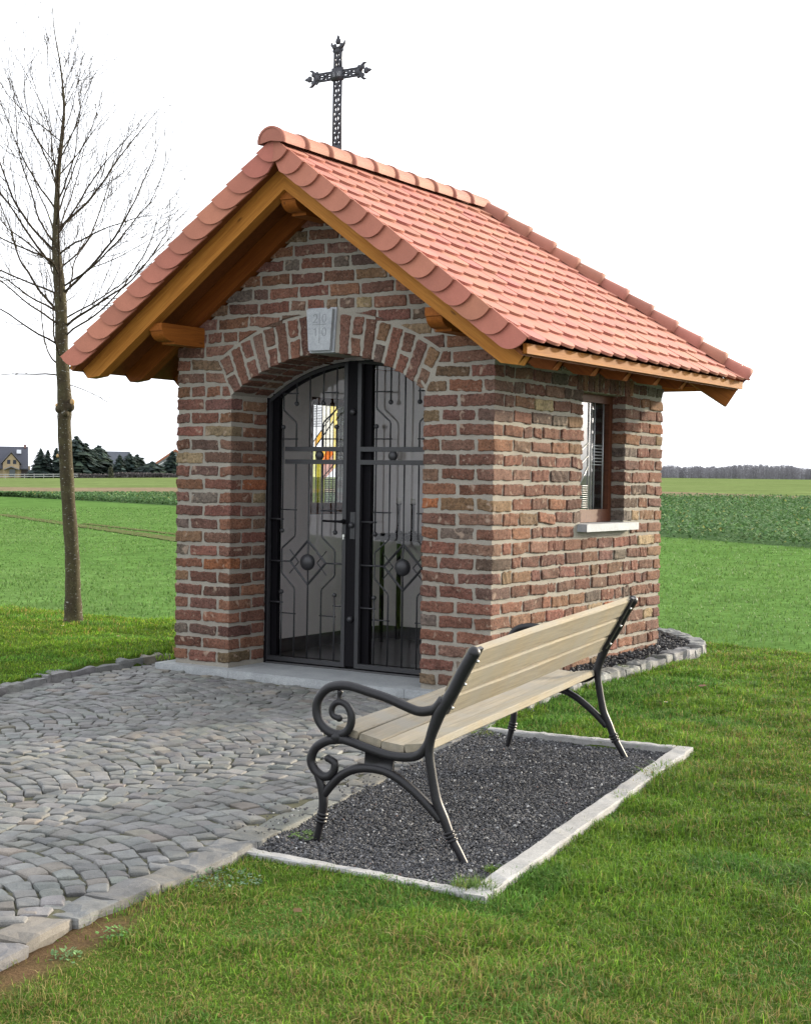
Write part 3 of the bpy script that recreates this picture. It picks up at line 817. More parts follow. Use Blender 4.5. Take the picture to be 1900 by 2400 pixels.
# hip rafters and the rafters of the rear slope
for s in (1, -1):
    a = np.array((CX, YR, ZT - dk - .10)); b = np.array((CX + s * (HW - .10), YB - .06, ZT - dk - .11 - SL * (HW - .10)))
    L = np.linalg.norm(b - a); ax = (b - a) / L; bb = np.cross((0, 0, 1), ax); bb /= np.linalg.norm(bb); uu = np.cross(ax, bb)
    Mr = Matrix(((ax[0], bb[0], uu[0], a[0]), (ax[1], bb[1], uu[1], a[1]), (ax[2], bb[2], uu[2], a[2]), (0, 0, 0, 1)))
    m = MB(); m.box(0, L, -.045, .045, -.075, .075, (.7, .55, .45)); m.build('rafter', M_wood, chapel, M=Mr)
for x in (.25, .75, 1.25, 1.75, 2.25):
    y1 = YB - .09; y0 = D - .1
    m = MB(); P = [(y0, zh(0, y0) - .026), (y1, zh(0, y1) - .026), (y1, zh(0, y1) - .07), (y1 - .05, zh(0, y1 - .05) - .17), (y0, zh(0, y0) - .19)]
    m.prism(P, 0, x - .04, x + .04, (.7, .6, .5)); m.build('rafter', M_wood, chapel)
# ------------------------------------------------------------------ cast iron cross on the ridge
cy = .10; cxx = 1.245
cr = MB()
def arm(p0, p1, w0):
    p0 = np.array(p0, float); p1 = np.array(p1, float); d = p1 - p0; L = np.linalg.norm(d); d /= L; nn = np.array((-d[2], 0, d[0]))
    for s in (-1, 1):
        cr.tube([p0 + nn * s * w0, p1 + nn * s * w0], .0075, 6)
    n = max(6, int(L / .012)); tt = np.linspace(0, L, n)
    for ph in (0, math.pi):
        cr.tube([p0 + d * t + nn * (w0 * .78 * math.sin(t * 52 + ph)) for t in tt], .0085, 5)
    cr.tube([p0, p1], .0065, 5)
arm((cxx, cy, 3.40), (cxx, cy, 3.86), .029); arm((cxx, cy, 3.93), (cxx, cy, 4.06), .026)
arm((cxx - .035, cy, 3.892), (cxx - .17, cy, 3.892), .024); arm((cxx + .035, cy, 3.892), (cxx + .17, cy, 3.892), .024)
cr.box(cxx - .043, cxx + .043, cy - .009, cy + .009, 3.855, 3.938); cr.box(cxx - .034, cxx + .034, cy - .011, cy + .011, 3.38, 3.44)
def finial(p, d):
    p = np.array(p, float); d = np.array(d, float); nn = np.array((-d[2], 0, d[0]))
    for a, b, r, sc in ((.0, 0, .026, 1), (.03, .026, .016, 1), (.03, -.026, .016, 1), (.058, 0, .022, 1), (.082, 0, .012, 1), (.0, .03, .014, 1), (.0, -.03, .014, 1)):
        c = p + d * a + nn * b; cr.ball(c, r, nu=8, nv=6, sc=(1, .5, 1))
    for s in (-1, 1):
        q0 = p + d * .012; cr.tube([q0, q0 + nn * s * .032 + d * .008, q0 + nn * s * .05 + d * .028, q0 + nn * s * .052 + d * .046], [.013, .012, .009, .004], 6)
    cr.tube([p + d * .07, p + d * .10], [.009, .003], 6)
finial((cxx, cy, 4.05), (0, 0, 1)); finial((cxx - .165, cy, 3.892), (-1, 0, 0)); finial((cxx + .165, cy, 3.892), (1, 0, 0))
cross = cr.build('roof_cross', M_cross, chapel, True)
ti = MB()
def letter(ch, x, z, h=.03, wd=.011):
    S = {'I': [[(0, 0), (0, 1)]], 'N': [[(-.5, 0), (-.5, 1), (.5, 0), (.5, 1)]], 'R': [[(-.5, 0), (-.5, 1), (.4, 1), (.5, .75), (.4, .5), (-.5, .5)], [(0, .5), (.5, 0)]]}[ch]
    for st in S: ti.tube([(x + a * wd, cy - .0105, z + (b - .5) * h) for a, b in st], .0018, 4)
for ch, x in zip('INRI', (-.026, -.011, .011, .027)): letter(ch, cxx + x, 3.897)
ti.build('title_lettering', M_lead, cross)

# ================================================================== CHAPEL: iron gate with glass doors behind it
GY = .405
ztop = lambda x: arch(min(max(x, OX0 + .001), OX1 - .001)) - .004
def leaf(mirror):
    X = lambda x: x if not mirror else 2 * 1.2210 - x
    root_m = MB()
    xl, xr = (.495, 1.156) if not mirror else (.458, 1.205)
    # flat-bar frame
    def bar(x0, x1, z0, z1, y0=GY - .014, y1=GY + .014): a, b = sorted((X(x0), X(x1))); root_m.box(a, b, y0, y1, z0, z1)
    bar(xl, xr, .022, .052); bar(xr - .030, xr, .052, ztop(X(xr - .02)) - .03)
    bar(xl, xl + .012, .052, ztop(X(xl + .012)) - .03)
    xs = np.linspace(xl, xr, 18)
    root_m.tube([(X(x), GY, ztop(X(x)) - .022) for x in xs], .014, 6)
    g = root_m.build('gate_leaf', M_gate, chapel)
    cxs = [.6115, .7235, .836, .949, 1.060]; r = .0058
    bm = MB()
    def rod(pts, rr=r): bm.tube([(X(x), GY, z) for x, z in pts], rr, 7)
    T = lambda x: ztop(X(x)) - .03
    b1, b2, b3, b4, b5 = cxs; bot = .05
    for inner, outer, s in ((b2, b1, 1), (b4, b5, -1)):
        # outer: stub from the floor to a ball; inner jogs outwards round the diamond
        rod([(outer, bot), (outer, .50)]); rod([(inner, bot), (inner, .520), (inner + s * -.006, .535), (outer + s * .006, .625), (outer, .64), (outer, .79), (outer + s * .006, .805), (inner - s * .006, .885), (inner, .90), (inner, 1.392)])
        rod([(outer, .923), (outer, 1.64)]); 
        rod([(inner, 1.485), (inner, 1.655), (inner - s * .006, 1.67), (outer + s * .006, 1.75), (outer, 1.765), (outer, T(outer))])
        rod([(inner, 1.795), (inner, T(inner))])
        for z in (.354, 1.068, 1.554): rod([(outer - s * .012, z), (inner + s * .012, z)], .0048)
        rod([(outer - s * .012, 1.866), (inner + s * .012, 1.866)], .0048) if T(outer) > 1.88 else None
    rod([(b3, bot), (b3, 1.392)]); rod([(b3, 1.485), (b3, T(b3))])
    for z in (.427, 1.002): rod([(xl + .005, z), (b1 + .012, z)], .005); rod([(b5 - .012, z), (xr - .03, z)], .005)
    rod([(xl, .712), (.688, .712)], .006); rod([(.984, .712), (xr - .03, .712)], .006)
    bm.build('bars', M_gate, g, True)
    dm = MB()
    def fl(a, b, w_=.009):
        dm.tube([(X(a[0]), GY, a[1]), (X(b[0]), GY, b[1])], w_, 4)
    c = [(.835, .862), (.984, .712), (.835, .560), (.686, .712)]
    for i in range(4): fl(c[i], c[(i + 1) % 4])
    for s in (-1, 1):
        tipx = .835 + s * .149
        p = (.835 + s * .078, .712)
        for sz in (-1, 1): fl(p, (tipx + s * .006, .712 + sz * .083), .0045)
    dm.build('diamond', M_gate, g)
    rl = MB()
    for z in (1.4855, 1.3985):
        a, b = sorted((X(.64), X(xr - .031))); rl.box(a, b, GY - .016, GY + .016, z - .0155, z + .0155)
    rl.build('cross_rail', M_gate, g)
    for x, z, r_ in ((.835, .713, .057), (.924, 1.442, .034)):
        kb = MB(); kb.ball((X(x), GY - .004, z), r_, nu=20, nv=12, sc=(1, .7, 1)); kb.build('ball', M_gate, g, True)
    for x, z in ((b1, .50), (b5, .50), (b1, .923), (b5, .923), (b1, 1.636), (b5, 1.636), (b2, 1.795), (b4, 1.795)):
        kb = MB(); kb.ball((X(x), GY, z), .0165, nu=12, nv=8); kb.build('ball', M_gate, g, True)
    # glass door behind
    dx = MB()
    def db(x0, x1, z0, z1, y0=GY + .03, y1=GY + .07): a, b = sorted((X(x0), X(x1))); dx.box(a, b, y0, y1, z0, z1)
    xa, xb = (.496, 1.20) if not mirror else (.460, 1.203)
    db(xa, .548, .013, ztop(X(.548)) - .01); db(1.120, xb, .013, ztop(X(1.16)) - .01); db(.548, 1.120, .013, .05)
    xs = np.linspace(.53, 1.19, 16); dx.tube([(X(x), GY + .05, ztop(X(x)) - .022) for x in xs], .021, 6)
    dx.build('door_frame', M_black, g)
    gp = [(X(x), ztop(X(x)) - .02) for x in np.linspace(.54, 1.13, 14)] + [(X(1.13), .045), (X(.54), .045)]
    gl = MB(); gl.prism(gp, 1, GY + .048, GY + .052); gl.build('glass_pane', M_gateglass, g)
    return g
gl_ = leaf(False); leaf(True)
# meeting stile with knobs, lock case and handle on the left leaf
st = MB(); st.box(1.158, 1.233, GY - .008, GY + .028, .03, ztop(1.2) - .01); st.build('meeting_stile', M_black, gl_)
for z in (1.733, .977, .348):
    kn = MB(); kn.ball((1.205, GY - .02, z), .021, nu=14, nv=9); kn.build('knob', M_gate, gl_, True)
lk = MB(); lk.box(1.192, 1.232, GY - .016, GY - .0085, .885, 1.065); lk.build('lock_case', M_gate, gl_)
hd = MB(); hd.tube([(1.142, GY - .014, 1.0), (1.142, GY - .055, 1.0), (1.12, GY - .06, 1.0), (1.0, GY - .06, 1.002)], [.012, .010, .008, .007], 8); hd.ball((1.142, GY - .022, 1.0), .017, nu=12, nv=8); hd.build('handle', M_black, gl_, True)
lc = MB(); lc.tube([(1.142, GY - .014, .905), (1.142, GY - .022, .905)], .010, 10); lc.box(1.138, 1.146, GY - .0225, GY - .014, .88, .905); lc.build('lock_cylinder', M_chrome, gl_)
# outer steel frame lining the reveal
for a, b in ((.4825, .4940), (1.986, 1.9975)):
    of = MB(); of.box(a, b, GY - .02, GY + .075, .001, ZS); of.build('gate_frame', M_black, chapel)
# ================================================================== BENCH
gz = -.0825
be = np.array((0.98316918, 0.18269744, 0)); bn = np.array((-0.18269744, 0.98316918, 0)); bo = np.array((3.8595, -3.161, gz))
BY = .1374; be = np.array((math.cos(BY), math.sin(BY), 0)); bn = np.array((-math.sin(BY), math.cos(BY), 0)); bo = np.array((3.864, -3.1659, gz))
bench = tag(empty('park_bench', tuple(bo), BY), 'park bench with pale wooden slats and black cast iron scroll end frames on dark gravel', 'bench')
LB = 2.03 / 1.0153; bench.scale = (1.0153,) * 3; bench.rotation_euler = (math.atan(.0229), math.atan(.0118), BY)
def end_frame(yy, tilt=0.0):
    m = MB(); r0 = .0172
    def tb(pts, rad, mm=7, sides=12, flat=1.0):
        P = catmull(pts, mm)
        if not np.isscalar(rad): rad = np.interp(np.linspace(0, 1, len(P)), np.linspace(0, 1, len(rad)), rad)
        m.tube([(s, yy, z) for s, z in P], rad, sides, up=(0, 1, 0))
    tb([(.315, .757), (.277, .693), (.236, .611), (.194, .543), (.173, .496), (.152, .433), (.148, .382), (.157, .322), (.169, .262), (.183, .207), (.211, .149), (.239, .086), (.268, .040), (.30, -.012)],
       [.0225, .0225, .0225, .0235, .022, .0185, .0172, .0172, .0172, .0182, .0175, .016, .0145, .0125])
    m.ball((.314, yy, .755), .0235, nu=14, nv=9)
    tb([(.20, .575), (.172, .545), (.145, .533), (.102, .528), (.046, .543), (-.02, .564), (-.099, .581), (-.172, .595), (-.223, .593), (-.269, .577), (-.303, .538), (-.311, .495), (-.299, .454), (-.267, .423), (-.226, .411), (-.192, .420), (-.170, .448), (-.166, .485), (-.18, .518), (-.205, .532), (-.231, .528), (-.247, .505), (-.242, .481), (-.218, .472)],
       [.022, .0185, .018, .018, .0175, .0172, .0172, .0172, .0172, .0172, .0172, .0172, .017, .017, .017, .0165, .0155, .0145, .0135, .0125, .012, .0115, .011, .0115])
    m.ball((-.216, yy, .472), .0135, nu=10, nv=7)
    tb([(-.213, .575), (-.217, .553), (-.217, .53)], [.012, .0075, .012], 4, 8)
    tb([(-.19, .396), (-.225, .392), (-.266, .383), (-.312, .353), (-.331, .31), (-.319, .274), (-.287, .250), (-.258, .252), (-.236, .274), (-.233, .303), (-.258, .318)],
       [.0175, .0175, .0175, .0172, .0172, .017, .017, .0165, .0155, .0145, .013])
    m.ball((-.26, yy, .318), .0142, nu=10, nv=7)
    tb([(-.24, .403), (-.175, .391), (-.095, .372), (-.017, .356), (.061, .356), (.11, .372), (.140, .410), (.154, .446)], [.0185, .0172, .017, .017, .017, .017, .017, .017])
    m.ball((-.222, yy, .402), .024, nu=12, nv=8)
    tb([(-.305, .262), (-.294, .235), (-.283, .204), (-.277, .157), (-.282, .104), (-.294, .05), (-.308, -.012)], [.0165, .0168, .0175, .0175, .0165, .0142, .0125])
    tb([(-.278, .176), (-.246, .218), (-.207, .258), (-.156, .287), (-.094, .299), (-.027, .295), (.029, .274), (.079, .243), (.123, .210), (.167, .172), (.20, .14)], [.016, .0165, .0165, .0165, .0165, .0165, .0165, .0165, .0165, .0165, .016])
    for p, d in (((-.283, .095), (-.012, -.05)), ((.238, .088), (.03, -.06))):
        p = np.array(p); d = np.array(d) / np.linalg.norm(d)
        for k in (-.014, 0, .014):
            c = p + d * k; m.tube([(c[0] - d[0] * .005, yy, c[1] - d[1] * .005), (c[0] + d[0] * .005, yy, c[1] + d[1] * .005)], .0215, 14, up=(0, 1, 0))
    # cast web with relief between seat rail and arch
    P = [(-.105, .36), (-.02, .345), (.01, .345), (.006, .29), (-.02, .30), (-.06, .303), (-.108, .302)]
    m.prism(P, 1, yy - .007, yy + .007)
    return m
LT_ = lambda s, z: (s, z)
for yy, ins_ in ((0, 1), (LB, -1)):
    m = end_frame(yy); ef = m.build('end_frame', M_cast, bench, True)
    # flange the back boards are bolted to, seat flange, bolts
    f = MB()
    d = np.array((.322 - .182, .772 - .512)); L = np.linalg.norm(d); d /= L; nn = np.array((d[1], -d[0]))
    Q = [np.array((.182, .512)) + nn * .012, np.array((.322, .772)) + nn * .010, np.array((.322, .772)) - nn * .004, np.array((.182, .512)) - nn * .004]
    Q[0] = Q[0] + d * .015
    f.prism([tuple(q_) for q_ in Q], 1, *(sorted((yy + ins_ * .012, yy + ins_ * .052)))); f.build('back_flange', M_cast, ef); f = MB()
    sp = catmull([(-.24, .405), (-.175, .395), (-.095, .378), (-.017, .362), (.061, .362), (.11, .376)], 4)
    for i in range(len(sp) - 1):
        a, b = sp[i], sp[i + 1]; f.prism([(a[0], a[1] + .003), (b[0], b[1] + .003), (b[0], b[1] - .004), (a[0], a[1] - .004)], 1, *(sorted((yy + ins_ * .012, yy + ins_ * .046))))
    f.build('seat_flange', M_cast, ef)
    for t in (.155, .50, .83):
        bt = MB()
        c = np.array((.182, .512)) + d * L * t + nn * .012
        bt.tube([(c[0], yy + ins_ * .036, c[1]), (c[0] + nn[0] * .010, yy + ins_ * .036, c[1] + nn[1] * .010)], [.007, .005], 10)
        bt.build('bolt', M_chrome, ef, True)
# slats: local x runs along the bench
def board(name, s, z, wd, th, ang, c, y0=.020, y1=LB - .020, bev=.004):
    m = MB(); L = y1 - y0
    prof = [(-wd / 2, -th / 2 + bev), (-wd / 2 + bev, -th / 2), (wd / 2 - bev, -th / 2), (wd / 2, -th / 2 + bev), (wd / 2, th / 2 - bev), (wd / 2 - bev, th / 2), (-wd / 2 + bev, th / 2), (-wd / 2, th / 2 - bev)]
    # slight bow and end irregularity
    n = 10; V = []
    for i in range(n + 1):
        x = -L / 2 + L * i / n
        for a, b in prof: V.append((x, a + .0015 * math.sin(i * .9 + s * 40), b + .0012 * math.sin(i * .6 + z * 50)))
    k = len(prof); q = []
    for i in range(n):
        for j in range(k): q.append([i * k + j, i * k + (j + 1) % k, (i + 1) * k + (j + 1) % k, (i + 1) * k + j])
    t = [[0, j + 1, j] for j in range(1, k - 1)] + [[n * k, n * k + j, n * k + j + 1] for j in range(1, k - 1)]
    m.add(V, q, t, c)
    # local x -> bench y, local y -> bench s rotated by ang, local z -> normal
    Mx = Matrix(((0, math.cos(ang), -math.sin(ang), s), (1, 0, 0, (y0 + y1) / 2), (0, math.sin(ang), math.cos(ang), z), (0, 0, 0, 1)))
    return m.build(name, M_slat, bench, M=Mx)
for i, (s, z, wd, a, c) in enumerate(((-.193, .417, .092, -.17, (.95, .93, .90)), (-.099, .397, .090, -.20, (.92, .90, .87)), (-.006, .3815, .090, -.09, (.95, .94, .92)), (.090, .3885, .094, .14, (1, .98, .92)))):
    board('seat_slat', s, z, wd, .030, a, c)
ang = math.atan2(.26, .14)
for i, t in enumerate((.10, .445, .79)):
    d = np.array((.14, .26)) / math.hypot(.14, .26); nn = np.array((d[1], -d[0]))
    c = np.array((.182, .512)) + d * .295 * t - nn * .018
    board('back_slat', c[0], c[1], .092, .032, ang, ((.93, .90, .84), (1.0, .97, .90), (.96, .92, .85))[i], bev=.006)
# ================================================================== GROUND
def grid_mesh(name, xs, ys, zf, mat, keep=None, colf=None, smooth=True):
    X, Y = np.meshgrid(xs, ys); Z = zf(X, Y); nx, ny = len(xs), len(ys)
    V = np.stack([X.ravel(), Y.ravel(), Z.ravel()], 1)
    i = np.arange(ny - 1)[:, None] * nx + np.arange(nx - 1)[None, :]
    Q = np.stack([i, i + 1, i + nx + 1, i + nx], -1).reshape(-1, 4)
    if keep is not None:
        Q = Q[keep(X, Y).ravel()[Q].all(1)]
    m = MB(); m.add(V, Q, c=(1, 1, 1) if colf is None else colf(X.ravel(), Y.ravel())); return m.build(name, mat, None, smooth)
def mat_ground(name, cols, bumpd=.03, s1=.8, s2=12, s3=90, patch=None, pscale=1.2, thr=(.60, .70), soil=None):
    k = NT(name); n1 = k.noise(s1, 6, .65); n2 = k.noise(s2, 6, .7); n3 = k.noise(s3, 4, .7)
    c = k.ramp(n1, [(.3, cols[0]), (.5, cols[1]), (.7, cols[2])])
    c = k.mix(1.0, c, k.ramp(n2, [(.3, G3(.72)), (.7, G3(1.25))]), 'MULTIPLY')
    c = k.mix(1.0, c, k.ramp(n3, [(.3, G3(.7)), (.7, G3(1.3))]), 'MULTIPLY')
    if patch is not None:
        n4 = k.noise(pscale, 5, .7); c = k.mix(k.ramp(n4, [(thr[0], G3(0)), (thr[1], G3(.8))]), c, patch)
    if soil is not None: c = k.mix(k.attr(), c, k.mix(1.0, soil, k.ramp(n3, [(.3, G3(.6)), (.7, G3(1.4))]), 'MULTIPLY'))
    k.base(c); k.rough(1.0, 0.0); k.bump(k.mix(.5, n2, n3), .8, bumpd); return k.m
M_lawn = mat_ground('lawn_soil_and_thatch', [(.040, .070, .012), (.050, .082, .014), (.062, .085, .018)], .02, soil=(.105, .068, .038), patch=(.07, .055, .03), pscale=2.4, thr=(.66, .76))
LZ = lambda x, y: lawn_z(x, y)
def soil_mask(x, y):
    dk_ = distpoly(x, y, PAVE_R + [(3.98, -5.8)], False)
    return np.clip((vnoise(x, y, 2.2, 21) + .62 + .3 * vnoise(x, y, 9, 23)) * sstep(dk_, .12, .0) * np.where(y < -3.75, 1.15, 0), 0, 1)
def lawn_h(x, y):
    z = lawn_z(x, y)
    for poly, dz in ((PAVE, -.16), (BED, -.14), (SIDE, -.14)):
        ins = inpoly(x, y, poly); d = distpoly(x, y, poly)
        z = np.where(ins, np.minimum(z, dz * sstep(d, .02, .09) + z * (1 - sstep(d, .02, .09))), z)
    ins = (x > -.14) & (x < 2.66) & (y > -.16) & (y < .36) | (x > -.02) & (x < 2.52) & (y > -.05) & (y < D); z = np.where(ins, -.2, z)
    d = distpoly(x, y, LAWN_EDGE, False); out = ~inpoly(x, y, LAWN)
    # rounded lip down to the lower field
    z = z - .16 * sstep(d, .35, .0) * np.where(out, 1, .55) - np.where(out, .4 * sstep(d, 0, .4), 0)
    return z
_k = M_lawn.node_tree; grid_mesh('lawn', np.arange(-7, 10, .05), np.arange(-8.5, 4.4, .05), lawn_h, M_lawn, lambda X, Y: inpoly(X, Y, LAWN) | (distpoly(X, Y, LAWN_EDGE, False) < .35), lambda x, y: np.repeat(soil_mask(x, y)[:, None], 3, 1))['kind'] = 'structure'
# ---- fields: strips of land out to the horizon, following the gently dipping / rising terrain
def far_el(th): return np.interp(th, [-60, -48, -41.5, -22.7, -17.35, 0], [-.40, -.289, -.16, .094, .111, .12])
def far_r(th): return np.interp(th, [-60, -38, -27, 0], [400, 400, 900, 900])
def fz(r, th):
    rf = far_r(th); z0 = np.interp(th, [-45, -25], [-.11, -.06]); zf = CAM[2] + rf * np.tan(np.radians(far_el(th)))
    t = (r - 25) / (rf - 25)
    return z0 - .6 * (1 - sstep(r, 8.5, 10.8)) + (zf - z0) * np.clip(t, 0, 1) + np.where(r > rf, (r - rf) * np.tan(np.radians(far_el(th))) * .9, 0)
def r_at(th, el):
    lo, hi = 2., float(far_r(th))
    for _ in range(60):
        md = (lo + hi) / 2
        if math.degrees(math.atan2(float(fz(md, th)) - CAM[2], md)) < el: lo = md
        else: hi = md
    return lo
THS = np.concatenate([np.arange(-120, -56, 4), np.arange(-56, -12, .5), np.arange(-12, 60, 4)])
def bnd(pts):
    a = [p[0] for p in pts]; b = [p[1] for p in pts]
    return np.array([r_at(t, float(np.interp(t, a, b))) for t in THS])
B0 = np.full(len(THS), 3.0)
B1 = bnd([(-120, -.98), (-47.7, -.985), (-41.5, -1.255), (-22.65, -2.17), (-17.29, -2.456), (60, -4)])
B2 = bnd([(-120, -.96), (-47.7, -.965), (-41.5, -.88), (-22.7, -.64), (-17.3, -.60), (60, -.5)])
B3 = bnd([(-120, -.66), (-46, -.63), (-41.5, -.56), (-30, -.50), (-22.7, -.43), (-17.3, -.52), (60, -.42)])
B3 = np.maximum(B3, B2 + 3)
B4 = far_r(THS) * 1.0; B5 = np.full(len(THS), 4200.0)
def strip(name, ra, rb, n, mat, geo=True):
    V = []; t = np.linspace(0, 1, n)
    for i, th in enumerate(THS):
        rr = ra[i] * (rb[i] / ra[i]) ** t
        a = math.radians(th); z = fz(rr, th)
        V.append(np.stack([CAM[0] + rr * math.sin(a), CAM[1] + rr * math.cos(a), z], 1))
    V = np.concatenate(V); i = np.arange(len(THS) - 1)[:, None] * n + np.arange(n - 1)[None, :]
    Q = np.stack([i, i + n, i + n + 1, i + 1], -1).reshape(-1, 4)
    m = MB(); m.add(V, Q); o = m.build(name, mat, None, True); o['kind'] = 'structure'; return o
M_wheat = mat_ground('young_wheat_field', [(.068, .132, .034), (.077, .145, .038), (.090, .152, .046)], .02, .12, 1.6, 14, patch=(.13, .115, .06), pscale=.55, thr=(.70, .80))
M_rape = mat_ground('dark_green_crop', [(.062, .108, .046), (.072, .122, .052), (.086, .136, .060)], .25, .05, .9, 5, patch=(.16, .17, .06), pscale=2.5, thr=(.72, .78))
M_stub = mat_ground('stubble_strip', [(.165, .130, .082), (.175, .138, .09), (.145, .135, .075)], .1, .03, .3, 2)
M_farf = mat_ground('far_light_green_field', [(.105, .142, .050), (.115, .152, .055), (.125, .153, .062)], .1, .02, .1, 1)
strip('field', B0, B1, 60, M_wheat); strip('crop_field', B1, B2, 30, M_rape); strip('stubble_field', B2, B3, 8, M_stub)
strip('far_field', B3, B4, 12, M_farf); strip('distant_land', B4, B5, 6, M_farf)
def field_pt(th, el=None, r=None):
    if r is None: r = r_at(th, el)
    a = math.radians(th); return np.array((CAM[0] + r * math.sin(a), CAM[1] + r * math.cos(a), float(fz(r, th))))
# tractor track across the young wheat
tk = MB()
for e0, e1, w_ in (((-48, -1.66), (-40, -2.76), .30), ((-44.9, -1.98), (-40, -2.52), .16)):
    P = [field_pt(e0[0] + (e1[0] - e0[0]) * t, e0[1] + (e1[1] - e0[1]) * t) for t in np.linspace(0, 1, 60)]
    P = np.array(P); Tn = np.gradient(P, axis=0); nn = np.stack([-Tn[:, 1], Tn[:, 0], 0 * Tn[:, 0]], 1); nn /= np.linalg.norm(nn, axis=1)[:, None]
    wv = w_ * (.7 + .5 * rng.random(len(P)))[:, None]
    Vv = np.concatenate([P + nn * wv + (0, 0, .012), P - nn * wv + (0, 0, .012)]); k = len(P)
    tk.add(Vv, [[i, i + 1, k + i + 1, k + i] for i in range(k - 1)])
tk.build('wheel_track', mat_ground('trodden_soil', [(.105, .10, .05), (.085, .10, .04), (.12, .11, .06)], .02, .5, 3, 30))['kind'] = 'structure'

# ---- blades of grass (lawn) : one object nobody could count
def blades(mb, x, y, z, h, wd, col, lean=.5, segs=2):
    n = len(x); az = rng.uniform(0, 2 * math.pi, n); la = rng.uniform(0, 2 * math.pi, n); ln_ = np.abs(rng.normal(0, lean, n)) * h
    bx = np.cos(az) * wd / 2; by = np.sin(az) * wd / 2
    B = np.stack([x, y, z], 1); S = np.stack([bx, by, 0 * bx], 1); L = np.stack([np.cos(la) * ln_, np.sin(la) * ln_, 0 * ln_], 1)
    up = np.zeros((n, 3)); up[:, 2] = h
    v0 = B - S; v1 = B + S; v2 = B + L * .35 + up * .6 + S * .8; v3 = B + L * .35 + up * .6 - S * .8; v4 = B + L + up * (1 - .35 * (ln_ / (h + 1e-6))[:, None].clip(0, 1) ** 2)
    V = np.stack([v0, v1, v2, v3, v4], 1).reshape(-1, 3); i = np.arange(n) * 5
    Q = np.stack([i, i + 1, i + 2, i + 3], 1); T = np.stack([i + 3, i + 2, i + 4], 1)
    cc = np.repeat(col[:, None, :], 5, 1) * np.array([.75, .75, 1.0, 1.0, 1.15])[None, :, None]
    mb.add(V, Q, T, cc.reshape(-1, 3))
def grass_cols(n, x, y, dry=.16):
    g = np.array([(.062, .135, .013), (.078, .155, .016), (.100, .175, .020), (.055, .120, .014), (.125, .185, .028)])
    c = g[rng.integers(0, len(g), n)] * np.exp(.26 * rng.standard_normal((n, 1)))
    pn = vnoise(x, y, .9, 11) * .5 + vnoise(x, y, 2.7, 12) * .35 + .25 * rng.standard_normal(n)
    dryc = np.array([(.20, .155, .060), (.15, .125, .045), (.24, .195, .085)])[rng.integers(0, 3, n)]
    c = c * (1 + .22 * vnoise(x, y, 1.5, 13) + .18 * vnoise(x, y, 5.5, 14))[:, None]
    blue = (vnoise(x, y, 2.2, 15) > .55)[:, None]; c = np.where(blue, c * np.array((.82, .95, 1.35)), c)
    isdry = rng.random(n) < np.clip(dry * np.where(x < .6, .3, 1) + .30 * sstep(y, -3.0, -4.4) * (x > .6) + .26 * pn, .02, .75)
    c = np.where(isdry[:, None], dryc * (1 + .15 * rng.standard_normal((n, 1))), c)
    return np.clip(c, .01, .6)
gm = MB()
def scatter(x0, x1, y0, y1, n):
    return rng.uniform(x0, x1, n), rng.uniform(y0, y1, n)
def lawn_mask(x, y, margin=.0):
    ok = inpoly(x, y, LAWN)
    for poly in (PAVE, BED, SIDE):
        d = distpoly(x, y, poly); ok &= (~inpoly(x, y, poly)) | (d < margin)
    ok &= ~((x > -.03) & (x < 2.53) & (y > -.12) & (y < D + .03))
    return ok
F2 = np.array((-.5394, .8417)); R2 = np.array((.8416, .5398))
def inview(x, y, m=.22):
    dx = x - CAM[0]; dy = y - CAM[1]; dep = dx * F2[0] + dy * F2[1]; lat = dx * R2[0] + dy * R2[1]
    return (dep > 1.5) & (np.abs(lat) < dep * (.274 + m) + .5), dep
for (x0, x1, y0, y1, n) in ((1.5, 9.5, -7.5, 4.2, 1700000), (-7, .4, -4.5, 3.2, 480000)):
    x, y = scatter(x0, x1, y0, y1, n); vis, dep = inview(x, y)
    x, y, dep = x[vis], y[vis], dep[vis]
    keep = rng.random(len(x)) < np.clip(5.5 / dep, 0, 1) ** .9
    x, y, dep = x[keep], y[keep], dep[keep]
    ok = lawn_mask(x, y); x, y, dep = x[ok], y[ok], dep[ok]
    # thin, bare soil along the kerb of the paving
    bare = np.clip(soil_mask(x, y) * 1.1, 0, .96)
    pat = np.clip(vnoise(x, y, 2.9, 22) - .35, 0, 1) * .9 * np.where(y < -2.2, 1, .3)
    ok = rng.random(len(x)) > np.maximum(bare, pat); x, y, dep = x[ok], y[ok], dep[ok]
    h = (.021 + .010 * vnoise(x, y, 1.3, 31) + .010 * vnoise(x, y, 6, 32)) * rng.uniform(.4, 1.5, len(x))
    dE = distpoly(x, y, LAWN_EDGE, False); tuft = sstep(dE, .45, .08) * np.clip(.35 + vnoise(x, y, 1.1, 41), 0, 1)
    h = np.where(x < .6, h * (1 + 2.2 * tuft), h)
    for poly in (PAVE,): 
        dB = distpoly(x, y, poly); h = h * (1 + .8 * sstep(dB, .10, .02) * np.clip(.4 + vnoise(x, y, 3, 42), 0, 1))
    h = h * (1 + .55 * np.clip(vnoise(x, y, 4.5, 33), 0, 1) + .5 * np.clip(vnoise(x, y, 11, 34), 0, 1)); h = np.clip(h, .010, .2); wd = np.clip(.0034 * (dep / 5.0) ** .8, .0028, .009) * rng.uniform(.7, 1.3, len(x))
    col = grass_cols(len(x), x, y, .10)
    lush = sstep(x, 3.2, 5.2) * sstep(y, -4.6, -2.5); col = col * (1 - .12 * lush[:, None])
    col = np.where((x < .6)[:, None], col * np.array((1.55, 1.50, 1.0)), col * np.array((1.17, 1.18, 1.05)))
    blades(gm, x, y, lawn_z(x, y) - .003 - .16 * sstep(dE, .35, 0) * .55, h, wd, col, 1.15)
